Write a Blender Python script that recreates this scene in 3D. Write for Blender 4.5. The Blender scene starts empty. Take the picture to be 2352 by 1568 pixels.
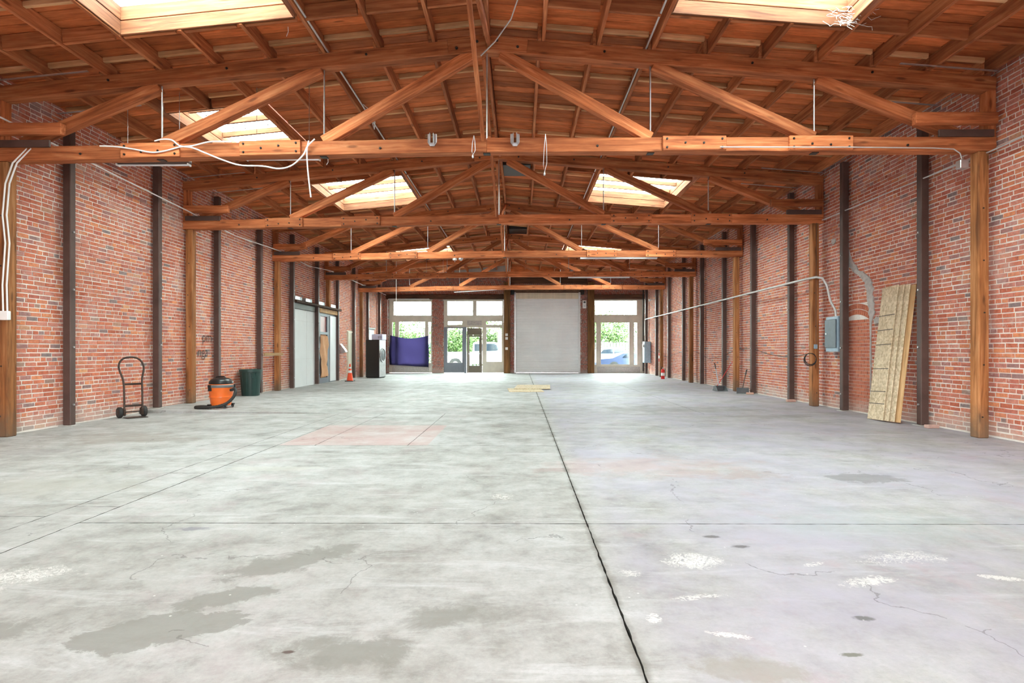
import bpy, math, random
from mathutils import Vector, Matrix, Quaternion
R = random.Random(7)
C = bpy.context.scene.collection
D = bpy.data
S = bpy.context.scene
PI = math.pi

# ------------------------------------------------------------ camera, sky, exposure
F_PX = 1350.0
cam_d = D.cameras.new('camera'); cam = D.objects.new('camera', cam_d); C.objects.link(cam); S.camera = cam
cam_d.sensor_width = 36; cam_d.lens = F_PX / 2352 * 36
YAW = math.radians(.35)
cam.location = (0, 0, 1.25)
cam.rotation_euler = (PI/2, 0, YAW)
cam_d.shift_x = (F_PX*math.tan(YAW) - (1195-1176)) / 2352
cam_d.shift_y = 20 / 2352
cam_d.clip_end = 300

w = D.worlds.new('sky'); S.world = w; w.use_nodes = True
bg = w.node_tree.nodes['Background']; bg.inputs[0].default_value = (1, .985, .965, 1); bg.inputs[1].default_value = 19.0
S.view_settings.view_transform = 'Standard'
try: S.view_settings.look = 'None'
except Exception: pass
S.view_settings.exposure = 0.58; S.view_settings.gamma = 1; S.view_settings.use_curve_mapping = False
S.cycles.max_bounces = 6; S.cycles.diffuse_bounces = 4; S.cycles.glossy_bounces = 2; S.cycles.transparent_max_bounces = 8
S.cycles.use_adaptive_sampling = True; S.cycles.adaptive_threshold = .12; S.cycles.adaptive_min_samples = 16; S.cycles.caustics_reflective = False; S.cycles.caustics_refractive = False
S.cycles.sample_clamp_indirect = 8

def portal(name, loc, sx, sy, rot):
    l = D.lights.new(name, 'AREA'); l.shape = 'RECTANGLE'; l.size = sx; l.size_y = sy
    l.cycles.is_portal = True
    o = D.objects.new(name, l); C.objects.link(o); o.location = loc; o.rotation_euler = rot

# ------------------------------------------------------------ dimensions
XC = -.48; PAN = 2.35; SP = PAN/3
XL, XR = -7.57, 6.79
YN, YF = -3.0, 32.2
Y1, BAY = 8.47, 4.75
TY = [Y1 + BAY*i for i in range(5)]
SLOPE = .088
def chord_top(x): return 5.72 - (.097*(XC-x) if x < XC else .081*(x-XC))
def deck(x): return chord_top(x) + .2
def floor_z(x, y):
    if y < 11.6 or x > -3.4: return 0.0
    return .06*min(1, (-3.4-x)/4)*max(0, min(1, (19-y)/6))
def pk(k): return XC + SP*k
# openings in the roof: x0, x1, y0, y1
SKY = [(pk(-6), pk(-3), 4.8, 7.5), (pk(3), pk(6), 4.8, 7.5), (pk(-7), pk(-5), 9.8, 12.2),
       (pk(-6), pk(-3), 14.3, 17.0), (pk(3), pk(6), 14.3, 17.0), (pk(-6), pk(-3), 23.9, 26.6), (pk(3), pk(6), 23.9, 26.6)]
HATCH = [(pk(0)+.06, pk(1)-.03, 6.5, 7.75)]
HOLES = SKY + HATCH
for (a, b, c, d) in SKY:
    portal('skylight_daylight', ((a+b)/2, (c+d)/2, deck((a+b)/2)+.42), b-a, d-c, (0, 0, 0))

# ------------------------------------------------------------ materials
def new_mat(name):
    m = D.materials.new(name); m.use_nodes = True; nt = m.node_tree
    b = nt.nodes['Principled BSDF']; return m, nt, b
def N(nt, t, **kw):
    n = nt.nodes.new(t)
    for k, v in kw.items(): setattr(n, k, v)
    return n
def ramp(nt, fac, stops, interp='LINEAR'):
    r = N(nt, 'ShaderNodeValToRGB'); e = r.color_ramp.elements; r.color_ramp.interpolation = interp
    while len(e) < len(stops): e.new(.5)
    for i, (p, c) in enumerate(stops):
        e[i].position = p; e[i].color = (*c, 1) if len(c) == 3 else c
    nt.links.new(fac, r.inputs[0]); return r.outputs[0]
def math_(nt, op, a, b=None, clamp=False):
    n = N(nt, 'ShaderNodeMath', operation=op); n.use_clamp = clamp
    for i, v in enumerate((a, b)):
        if v is None: continue
        if isinstance(v, (int, float)): n.inputs[i].default_value = v
        else: nt.links.new(v, n.inputs[i])
    return n.outputs[0]
def mixc(nt, fac, a, b, mode='MIX'):
    n = N(nt, 'ShaderNodeMix', data_type='RGBA', blend_type=mode)
    for i, v in ((0, fac), (6, a), (7, b)):
        if isinstance(v, (int, float)): n.inputs[i].default_value = v
        elif isinstance(v, tuple): n.inputs[i].default_value = (*v, 1)
        else: nt.links.new(v, n.inputs[i])
    return n.outputs[2]
def noise(nt, vec, scale, detail=4, rough=.6, dist=0):
    n = N(nt, 'ShaderNodeTexNoise'); n.inputs['Scale'].default_value = scale; n.inputs['Detail'].default_value = detail
    n.inputs['Roughness'].default_value = rough; n.inputs['Distortion'].default_value = dist
    if vec is not None: nt.links.new(vec, n.inputs['Vector'])
    return n.outputs[0]
def rnd(nt):
    oi = N(nt, 'ShaderNodeObjectInfo'); g = N(nt, 'ShaderNodeNewGeometry')
    return math_(nt, 'FRACT', math_(nt, 'ADD', oi.outputs['Random'], g.outputs['Random Per Island']))
def bump(nt, b, h, strength=.3, dist=.01):
    n = N(nt, 'ShaderNodeBump'); n.inputs['Strength'].default_value = strength; n.inputs['Distance'].default_value = dist
    nt.links.new(h, n.inputs['Height']); nt.links.new(n.outputs[0], b.inputs['Normal'])
def plain(name, col, rough=.6, metal=0, var=.12, scale=8, spec=.5):
    m, nt, b = new_mat(name)
    tc = N(nt, 'ShaderNodeTexCoord')
    n = noise(nt, tc.outputs['Object'], scale)
    c2 = tuple(c*(1-var) for c in col); c3 = tuple(min(1, c*(1+var)) for c in col)
    nt.links.new(ramp(nt, n, [(.3, c2), (.7, c3)]), b.inputs['Base Color'])
    b.inputs['Roughness'].default_value = rough; b.inputs['Metallic'].default_value = metal
    b.inputs['Specular IOR Level'].default_value = spec
    return m
def wood(name, dark, mid, light, sc=1.0, var=(.7, 1.2), rough=.75, foot=False):
    m, nt, b = new_mat(name)
    tc = N(nt, 'ShaderNodeTexCoord'); r = rnd(nt)
    off = math_(nt, 'MULTIPLY', r, 37.0)
    add = N(nt, 'ShaderNodeVectorMath', operation='ADD'); nt.links.new(tc.outputs['Object'], add.inputs[0])
    cx = N(nt, 'ShaderNodeCombineXYZ'); 
    for i in range(3): nt.links.new(off, cx.inputs[i])
    nt.links.new(cx.outputs[0], add.inputs[1])
    mp = N(nt, 'ShaderNodeMapping'); mp.inputs['Scale'].default_value = (.55*sc, 9*sc, 9*sc)
    nt.links.new(add.outputs[0], mp.inputs[0])
    g = noise(nt, mp.outputs[0], 2.2, 6, .62, .6)
    c = ramp(nt, g, [(.28, dark), (.5, mid), (.72, light)])
    mp2 = N(nt, 'ShaderNodeMapping'); mp2.inputs['Scale'].default_value = (.8*sc, 2.2*sc, 2.2*sc)
    nt.links.new(add.outputs[0], mp2.inputs[0])
    g2 = noise(nt, mp2.outputs[0], 1.6, 3)
    c = mixc(nt, 1.0, c, ramp(nt, g2, [(.3, (.72, .68, .66)), (.7, (1.15, 1.1, 1.05))]), 'MULTIPLY')
    v = N(nt, 'ShaderNodeMapRange'); nt.links.new(r, v.inputs[0]); v.inputs[3].default_value = var[0]; v.inputs[4].default_value = var[1]
    cc = N(nt, 'ShaderNodeCombineColor'); 
    for i in range(3): nt.links.new(v.outputs[0], cc.inputs[i])
    c = mixc(nt, 1.0, c, cc.outputs[0], 'MULTIPLY')
    # small knots
    vo = N(nt, 'ShaderNodeTexVoronoi'); vo.inputs['Scale'].default_value = 1.0
    mp3 = N(nt, 'ShaderNodeMapping'); mp3.inputs['Scale'].default_value = (1.6, 6, 6); nt.links.new(add.outputs[0], mp3.inputs[0]); nt.links.new(mp3.outputs[0], vo.inputs['Vector'])
    k = ramp(nt, vo.outputs['Distance'], [(.08, (1, 1, 1)), (.16, (0, 0, 0))])
    c = mixc(nt, math_(nt, 'MULTIPLY', k, .6), c, tuple(x*.35 for x in dark))
    if foot:
        gp = N(nt, 'ShaderNodeNewGeometry'); sz = N(nt, 'ShaderNodeSeparateXYZ'); nt.links.new(gp.outputs['Position'], sz.inputs[0])
        fm = math_(nt, 'MULTIPLY', math_(nt, 'SUBTRACT', math_(nt, 'MULTIPLY', noise(nt, gp.outputs['Position'], 3, 5, .7), 1.0), sz.outputs[2]), 2.2, True)
        c = mixc(nt, math_(nt, 'MULTIPLY', fm, .7), c, (.13, .095, .065))
    nt.links.new(c, b.inputs['Base Color']); b.inputs['Roughness'].default_value = rough
    b.inputs['Specular IOR Level'].default_value = .25
    bump(nt, b, g, .35, .006)
    return m
M = {}
M['truss'] = wood('old truss timber', (.24, .062, .022), (.52, .165, .062), (.74, .31, .14))
M['plank'] = wood('roof boards', (.40, .105, .034), (.54, .155, .052), (.64, .21, .08), sc=2.0, var=(.6, 1.3))
M['purlin'] = wood('purlin timber', (.26, .075, .03), (.46, .16, .066), (.62, .27, .12))
M['strip'] = wood('pale blocking', (.5, .25, .11), (.7, .4, .2), (.8, .52, .3))
M['post'] = wood('post timber', (.12, .045, .018), (.34, .14, .05), (.52, .26, .12), sc=.8, var=(.75, 1.2), foot=True)
M['curb'] = wood('weathered curb boards', (.10, .035, .018), (.22, .085, .04), (.34, .15, .08))
M['pale'] = wood('pale new wood', (.45, .26, .12), (.62, .4, .2), (.75, .52, .3))
M['dark_wood'] = wood('dark stained beam', (.05, .026, .016), (.10, .05, .03), (.17, .085, .05))
M['pilaster'] = wood('brown pilaster', (.06, .03, .012), (.16, .08, .03), (.27, .14, .05), sc=.6)
M['steel'] = plain('brown painted steel', (.085, .048, .04), .5, 0, .3, 3)
M['galv'] = plain('galvanised metal', (.55, .56, .58), .35, .85)
M['conduit'] = plain('grey conduit', (.6, .6, .6), .4, .3)
M['iron'] = plain('dark iron', (.05, .04, .035), .5, .6)
M['white'] = plain('white paint', (.8, .8, .8), .5, 0, .05)
M['door_white'] = plain('white door paint', (.72, .74, .76), .5, 0, .04, 1.5)
M['cream'] = plain('cream paint', (.68, .66, .54), .5, 0, .06)
M['beige'] = plain('beige frame paint', (.62, .58, .50), .55, 0, .08, 3)
M['grey_panel'] = plain('slate grey panel', (.17, .19, .23), .5, 0, .06)
M['olive'] = plain('brown olive door frame', (.16, .135, .095), .5, 0, .06)
M['black'] = plain('black plastic', (.012, .012, .013), .35)
M['rubber'] = plain('black rubber', (.02, .02, .02), .7)
M['orange'] = plain('orange plastic', (.85, .17, .025), .35, 0, .04)
M['green'] = plain('dark green plastic', (.012, .045, .04), .45, 0, .1)
M['red'] = plain('red enamel', (.6, .015, .012), .3, 0, .05)
M['cone'] = plain('orange cone plastic', (.95, .09, .02), .45, 0, .04)
M['rust'] = plain('rusty brown tube', (.05, .028, .02), .5, .4, .3)
M['blue_grey'] = plain('blue grey enamel', (.33, .45, .55), .4)
M['slate'] = plain('slate enamel', (.12, .15, .18), .4)
M['steel_grey'] = plain('brushed steel', (.42, .42, .43), .35, .7, .15)
M['lilac'] = plain('lilac white carton', (.62, .6, .78), .6, 0, .04)
M['paper'] = plain('brown masking paper', (.62, .33, .17), .8, 0, .1, 3)
M['plastic_grey'] = plain('grey plastic', (.14, .15, .16), .5)
M['plaster'] = plain('grey plaster patch', (.46, .43, .41), .9, 0, .2, 14)
M['asphalt'] = plain('asphalt', (.07, .07, .075), .9, 0, .2, 3)
M['leaf_dry'] = plain('dry leaves', (.05, .035, .02), .9, 0, .4)
M['tan_ply'] = plain('pale plywood', (.38, .3, .2), .8, 0, .1)
M['tube'] = plain('white tube', (.82, .84, .88), .3, 0, .02)
M['fluff'] = plain('white fibres', (.75, .75, .72), .8)
M['trunk'] = plain('bark', (.07, .05, .035), .9, 0, .3)
M['fence'] = plain('weathered fence', (.11, .10, .095), .9, 0, .2)
M['car_white'] = plain('white car paint', (.30, .31, .32), .3, 0, .02)
M['car_blue'] = plain('blue car paint', (.03, .05, .13), .3, 0, .05)
M['car_glass'] = plain('dark car glass', (.02, .03, .045), .1)
M['house'] = plain('pale house siding', (.3, .29, .27), .8, 0, .05)

def leaf_mat():
    m, nt, b = new_mat('leaves')
    nt.links.new(ramp(nt, rnd(nt), [(0, (.025, .06, .008)), (.5, (.05, .10, .014)), (1, (.08, .13, .025))]), b.inputs['Base Color'])
    b.inputs['Roughness'].default_value = .7; return m
M['leaves'] = leaf_mat()

def brick_mat(name, stops, white=.5):
    m, nt, b = new_mat(name); g = N(nt, 'ShaderNodeNewGeometry'); r = rnd(nt)
    c = ramp(nt, r, stops)
    n1 = noise(nt, g.outputs['Position'], 22, 4)
    c = mixc(nt, 1.0, c, ramp(nt, n1, [(.25, (.72, .7, .7)), (.75, (1.22, 1.2, 1.18))]), 'MULTIPLY')
    n2 = noise(nt, g.outputs['Position'], 1.1, 5, .65)
    c = mixc(nt, math_(nt, 'MULTIPLY', ramp(nt, n2, [(.56, (0, 0, 0)), (.74, (1, 1, 1))]), white), c, (.62, .52, .48))
    n3 = noise(nt, g.outputs['Position'], .7, 5, .6)
    c = mixc(nt, math_(nt, 'MULTIPLY', ramp(nt, n3, [(.28, (1, 1, 1)), (.42, (0, 0, 0))]), .22), c, (.16, .08, .07))
    n4 = noise(nt, g.outputs['Position'], 9, 5, .7)
    c = mixc(nt, math_(nt, 'MULTIPLY', ramp(nt, n4, [(.58, (0, 0, 0)), (.68, (1, 1, 1))]), white*.8), c, (.62, .56, .52))
    sz = N(nt, 'ShaderNodeSeparateXYZ'); nt.links.new(g.outputs['Position'], sz.inputs[0])
    foot = math_(nt, 'MULTIPLY', math_(nt, 'SUBTRACT', math_(nt, 'ADD', .05, math_(nt, 'MULTIPLY', n2, .5)), sz.outputs[2]), 5, True)
    c = mixc(nt, math_(nt, 'MULTIPLY', foot, .55), c, (.52, .44, .39))
    nt.links.new(c, b.inputs['Base Color']); b.inputs['Roughness'].default_value = .88; b.inputs['Specular IOR Level'].default_value = .2
    bump(nt, b, n1, .5, .006); return m
M['brick'] = brick_mat('old red brick', [(0, (.46, .13, .08)), (.18, (.60, .19, .11)), (.36, (.52, .20, .15)), (.5, (.68, .26, .13)), (.64, (.48, .15, .11)), (.8, (.62, .25, .18)), (.92, (.42, .19, .17)), (.97, (.24, .19, .19)), (1, (.7, .34, .18))])
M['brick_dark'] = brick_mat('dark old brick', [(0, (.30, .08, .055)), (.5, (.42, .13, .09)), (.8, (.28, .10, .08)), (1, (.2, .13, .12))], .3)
M['brick_new'] = brick_mat('infill brick', [(0, (.48, .15, .09)), (.5, (.54, .19, .11)), (1, (.44, .14, .09))], .3)
def mortar_mat(name, a, bcol):
    m, nt, b = new_mat(name); g = N(nt, 'ShaderNodeNewGeometry')
    n1 = noise(nt, g.outputs['Position'], 12, 6, .7)
    n2 = noise(nt, g.outputs['Position'], .9, 4)
    c = ramp(nt, n1, [(.25, tuple(x*.7 for x in a)), (.6, a)])
    c = mixc(nt, ramp(nt, n2, [(.3, (0, 0, 0)), (.65, (1, 1, 1))]), c, bcol)
    nt.links.new(c, b.inputs['Base Color']); b.inputs['Roughness'].default_value = .95
    bump(nt, b, n1, .8, .01); return m
M['mortar'] = mortar_mat('lime mortar', (.88, .83, .78), (.80, .73, .67))
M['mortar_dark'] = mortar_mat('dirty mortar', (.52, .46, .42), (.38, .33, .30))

def glass_mat(name, tint=(.9, 1, .98)):
    m = D.materials.new(name); m.use_nodes = True; nt = m.node_tree; nt.nodes.clear()
    o = N(nt, 'ShaderNodeOutputMaterial'); t = N(nt, 'ShaderNodeBsdfTransparent'); t.inputs[0].default_value = (*tint, 1)
    gl = N(nt, 'ShaderNodeBsdfGlossy'); gl.inputs['Roughness'].default_value = .05
    mx = N(nt, 'ShaderNodeMixShader'); mx.inputs[0].default_value = .035; nt.links.new(t.outputs[0], mx.inputs[1]); nt.links.new(gl.outputs[0], mx.inputs[2])
    nt.links.new(mx.outputs[0], o.inputs[0]); return m
M['glass'] = glass_mat('window glass')
M['glass_red'] = plain('dusty red pane', (.3, .07, .06), .4, 0, .2)
def cloth_mat():
    m = D.materials.new('dark translucent cloth'); m.use_nodes = True; nt = m.node_tree; nt.nodes.clear()
    o = N(nt, 'ShaderNodeOutputMaterial'); d = N(nt, 'ShaderNodeBsdfDiffuse'); d.inputs[0].default_value = (.012, .012, .02, 1)
    t = N(nt, 'ShaderNodeBsdfTranslucent'); t.inputs[0].default_value = (.010, .0075, .026, 1)
    a = N(nt, 'ShaderNodeAddShader'); nt.links.new(d.outputs[0], a.inputs[0]); nt.links.new(t.outputs[0], a.inputs[1]); nt.links.new(a.outputs[0], o.inputs[0]); return m
M['cloth'] = cloth_mat()
def osb_mat():
    m, nt, b = new_mat('strand board'); tc = N(nt, 'ShaderNodeTexCoord')
    mp = N(nt, 'ShaderNodeMapping'); mp.inputs['Scale'].default_value = (1, 1, 1); nt.links.new(tc.outputs['Object'], mp.inputs[0])
    v = N(nt, 'ShaderNodeTexVoronoi'); v.inputs['Scale'].default_value = 26; nt.links.new(mp.outputs[0], v.inputs[0])
    n = noise(nt, mp.outputs[0], 5, 5, .7, 1.5)
    c = ramp(nt, v.outputs['Color'], [(.2, (.48, .38, .25)), (.6, (.62, .52, .37)), (.9, (.72, .62, .47))])
    c = mixc(nt, 1, c, ramp(nt, n, [(.3, (.88, .85, .82)), (.7, (1.15, 1.12, 1.08))]), 'MULTIPLY')
    nt.links.new(c, b.inputs['Base Color']); b.inputs['Roughness'].default_value = .8; return m
M['osb'] = osb_mat()

def floor_mat():
    m, nt, b = new_mat('worn concrete'); g = N(nt, 'ShaderNodeNewGeometry'); P = g.outputs['Position']
    sx = N(nt, 'ShaderNodeSeparateXYZ'); nt.links.new(P, sx.inputs[0]); X, Y = sx.outputs[0], sx.outputs[1]
    n_big = noise(nt, P, .45, 5, .6); n_mid = noise(nt, P, 2.0, 8, .68); n_fine = noise(nt, P, 40, 5, .7)
    c = ramp(nt, n_mid, [(.28, (.30, .29, .275)), (.42, (.43, .42, .40)), (.54, (.52, .515, .50)), (.66, (.58, .58, .575)), (.8, (.66, .66, .66))])
    c = mixc(nt, ramp(nt, n_big, [(.38, (0, 0, 0)), (.62, (1, 1, 1))]), mixc(nt, 1, c, (.86, .85, .82), 'MULTIPLY'), c)
    n_mot = noise(nt, P, 7, 7, .75)
    c = mixc(nt, 1, c, ramp(nt, n_mot, [(.25, (.72, .71, .69)), (.48, (1, 1, 1)), (.75, (1.12, 1.12, 1.13))]), 'MULTIPLY')
    mpw = N(nt, 'ShaderNodeMapping'); mpw.inputs['Rotation'].default_value = (0, 0, .5); mpw.inputs['Scale'].default_value = (.6, 3, 1); nt.links.new(P, mpw.inputs[0])
    c = mixc(nt, ramp(nt, noise(nt, mpw.outputs[0], 1.4, 7, .7, .5), [(.54, (0, 0, 0)), (.66, (.55, .55, .55))]), c, (.68, .685, .69))
    c = mixc(nt, 1, c, ramp(nt, n_fine, [(.2, (.86, .86, .86)), (.7, (1.07, 1.07, 1.07))]), 'MULTIPLY')
    c = mixc(nt, math_(nt, 'MULTIPLY', ramp(nt, noise(nt, P, 130, 3, .6), [(.30, (1, 1, 1)), (.36, (0, 0, 0))]), .45), c, (.2, .19, .19))
    # right side slabs carry old lilac and rose paint haze
    right = math_(nt, 'MULTIPLY', math_(nt, 'SUBTRACT', X, .48), 4, True)
    c = mixc(nt, math_(nt, 'MULTIPLY', right, ramp(nt, noise(nt, P, .8, 6, .7), [(.35, (0, 0, 0)), (.62, (.8, .8, .8))])), c, (.50, .47, .56))
    c = mixc(nt, math_(nt, 'MULTIPLY', right, ramp(nt, noise(nt, P, 1.4, 8, .75), [(.55, (0, 0, 0)), (.68, (.5, .5, .5))])), c, (.50, .37, .40))
    left_p = math_(nt, 'MULTIPLY', math_(nt, 'SUBTRACT', 3.2, math_(nt, 'ABSOLUTE', math_(nt, 'ADD', X, 2.6))), .3, True)
    c = mixc(nt, math_(nt, 'MULTIPLY', left_p, ramp(nt, noise(nt, P, 1.1, 7, .72), [(.52, (0, 0, 0)), (.66, (.6, .6, .6))])), c, (.52, .42, .43))
    shared = {}
    def ell(cx, cy, rx, ry, nsc=2.0, namp=.9, soft=.25, ang=0):
        vm = N(nt, 'ShaderNodeMapping', vector_type='TEXTURE'); vm.inputs['Location'].default_value = (cx, cy, 0)
        vm.inputs['Rotation'].default_value = (0, 0, ang); vm.inputs['Scale'].default_value = (rx, ry, 1)
        nt.links.new(P, vm.inputs[0])
        s = N(nt, 'ShaderNodeSeparateXYZ'); nt.links.new(vm.outputs[0], s.inputs[0])
        d = math_(nt, 'SQRT', math_(nt, 'ADD', math_(nt, 'POWER', math_(nt, 'ABSOLUTE', s.outputs[0]), 2), math_(nt, 'POWER', math_(nt, 'ABSOLUTE', s.outputs[1]), 2)))
        key = 2 if nsc < 3 else 5 if nsc < 8 else 12
        if key not in shared: shared[key] = noise(nt, P, key, 6, .72, .4)
        nn = shared[key]
        d = math_(nt, 'ADD', d, math_(nt, 'MULTIPLY', math_(nt, 'SUBTRACT', nn, .5), namp*4.5))
        return math_(nt, 'DIVIDE', math_(nt, 'SUBTRACT', 1, d), soft, True)
    def blotch(c, e, col, amt): return mixc(nt, math_(nt, 'MULTIPLY', e, amt), c, col)
    damp = (.27, .26, .235)
    for a in ((-1.62, 2.62, .36, .17, 5, .5, .12, .35), (-1.38, 3.45, .45, .16, 4, .6, .3, .75), (-.72, 2.42, .32, .15, 4, .7, .4, 0), (-.35, 2.75, .25, .14, 4, .6, .5, 0), (-1.5, 2.95, .25, .12, 6, .5, .2, .4), (-2.4, 2.6, .4, .12, 5, .8, .5, 0)):
        c = blotch(c, ell(*a), damp, .8)
    for a, col, amt in (((3.37, 5.76, .38, .2, 5, .5, .15), (.27, .26, .26), .7), ((1.35, 6.3, 1.3, .6, 2, .8, .6), (.55, .40, .38), .5), ((.9, 2.3, .25, .12, 6, .7, .5), (.36, .33, .27), .6),
                        ((1.28, 3.95, .07, .035, 12, .4, .5), (.12, .11, .11), .8), ((1.4, 3.75, .07, .035, 12, .4, .5), (.12, .11, .11), .8), ((1.6, 2.75, .05, .03, 20, .4, .4), (.14, .14, .13), .8), ((1.36, 2.42, .05, .02, 20, .4, .4), (.15, .15, .1), .8),
                        ((-.96, 2.43, .03, .015, 20, .3, .4), (.10, .06, .05), .9), ((-2.3, 4.1, .15, .05, 9, .5, .5), (.22, .21, .25), .7), ((-5.6, 8.3, 1.2, .6, 2, .9, .6), (.36, .32, .28), .6), ((-6, 7.2, .7, .25, 4, .9, .6), (.32, .30, .29), .55),
                        ((3.4, 12.5, 2.2, .7, 1.5, 1.0, .5), (.36, .34, .32), .55), ((4.6, 11.1, 1.2, .3, 2, 1, .5), (.34, .32, .3), .6), ((2.3, 5.9, .4, .2, 4, .8, .5), (.44, .36, .34), .6), ((-4.5, 5.4, 1.2, .5, 2, .9, .7), (.45, .43, .38), .6),
                        ((-2.6, 6.2, .55, .12, 5, .5, .15), (.60, .59, .53), .5), ((-1.6, 8.2, .8, .5, 3, .5, .5), (.70, .70, .71), .5), ((2.6, 4.2, 1.2, .5, 2, .9, .7), (.50, .55, .57), .4)):
        c = blotch(c, ell(*a), col, amt)
    # pink painted rectangle
    bx = math_(nt, 'MULTIPLY', math_(nt, 'LESS_THAN', math_(nt, 'ABSOLUTE', math_(nt, 'ADD', X, 2.2)), .98), math_(nt, 'LESS_THAN', math_(nt, 'ABSOLUTE', math_(nt, 'SUBTRACT', Y, 8.75)), 1.03))
    c = mixc(nt, math_(nt, 'MULTIPLY', bx, ramp(nt, n_mid, [(.3, (.75, .75, .75)), (.7, (.25, .25, .25))])), c, (.62, .38, .35))
    # white paint splatter
    st = noise(nt, P, 13, 7, .7, 2.2)
    ridge = math_(nt, 'SUBTRACT', 1, math_(nt, 'MULTIPLY', math_(nt, 'ABSOLUTE', math_(nt, 'SUBTRACT', st, .5)), 11), True)
    gap = noise(nt, P, 5, 4, .7)
    for (cx, cy, rx, ry, ang, th) in ((1.03, 3.5, .30, .24, 0, .60), (1.9, 3.2, .32, .11, .3, .62), (.9, 2.98, .28, .06, .2, .64), (2.65, 3.24, .14, .05, -.3, .36), (1.72, 3.45, .2, .05, .4, .72), (.62, 3.3, .14, .12, 0, .74), (.93, 2.58, .16, .04, -.3, .52), (-2.75, 3.25, .6, .3, .1, .74), (-2.9, 3.0, .5, .25, .1, .78), (-.15, 5.0, .3, .3, 0, .84), (2.3, 3.55, .8, .3, .2, .86), (.62, 2.75, .05, .07, 0, .45)):
        e = ell(cx, cy, rx, ry, 7, .35, 1.0, ang)
        mk = math_(nt, 'MULTIPLY', math_(nt, 'SUBTRACT', math_(nt, 'ADD', math_(nt, 'MULTIPLY', ridge, math_(nt, 'ADD', e, gap)), math_(nt, 'MULTIPLY', e, 1.1)), th*2.05), 7, True)
        mk = math_(nt, 'MULTIPLY', mk, math_(nt, 'GREATER_THAN', e, .01))
        c = mixc(nt, math_(nt, 'MULTIPLY', mk, .85), c, (.82, .80, .76))
    # thin scattered paint specks
    v = N(nt, 'ShaderNodeTexVoronoi'); v.inputs['Scale'].default_value = 9; nt.links.new(P, v.inputs[0])
    sp = math_(nt, 'MULTIPLY', math_(nt, 'LESS_THAN', v.outputs['Distance'], .055), math_(nt, 'GREATER_THAN', noise(nt, P, .9, 3), .52))
    c = mixc(nt, math_(nt, 'MULTIPLY', sp, .8), c, (.78, .77, .74))
    # hairline cracks
    wv = N(nt, 'ShaderNodeTexVoronoi', feature='DISTANCE_TO_EDGE'); wv.inputs['Scale'].default_value = .42
    dn = N(nt, 'ShaderNodeTexNoise'); dn.inputs['Scale'].default_value = 1.6; dn.inputs['Detail'].default_value = 6; nt.links.new(P, dn.inputs['Vector'])
    mixv = N(nt, 'ShaderNodeVectorMath', operation='ADD'); nt.links.new(P, mixv.inputs[0]); nt.links.new(dn.outputs['Color'], mixv.inputs[1]); nt.links.new(mixv.outputs[0], wv.inputs['Vector'])
    ck = math_(nt, 'MULTIPLY', math_(nt, 'LESS_THAN', wv.outputs['Distance'], .0022), math_(nt, 'GREATER_THAN', noise(nt, P, .8, 4), .52))
    c = mixc(nt, math_(nt, 'MULTIPLY', ck, .5), c, (.14, .13, .12))
    # grime beside the long middle joint
    jd = math_(nt, 'ABSOLUTE', math_(nt, 'SUBTRACT', X, .48))
    jm = math_(nt, 'MULTIPLY', math_(nt, 'SUBTRACT', .036, math_(nt, 'ADD', jd, math_(nt, 'MULTIPLY', math_(nt, 'SUBTRACT', n_mid, .5), .12))), 25, True)
    c = mixc(nt, math_(nt, 'MULTIPLY', jm, .8), c, (.20, .185, .155))
    c = mixc(nt, 1, c, (.785, .795, .82), 'MULTIPLY')
    nt.links.new(c, b.inputs['Base Color'])
    nt.links.new(ramp(nt, n_mid, [(.3, (.75, .75, .75)), (.7, (.5, .5, .5))]), b.inputs['Roughness'])
    b.inputs['Specular IOR Level'].default_value = .35
    bump(nt, b, n_fine, .15, .003); return m
M['floor'] = floor_mat()
M['joint'] = plain('joint dirt', (.06, .055, .048), .95, 0, .4, 20)

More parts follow.
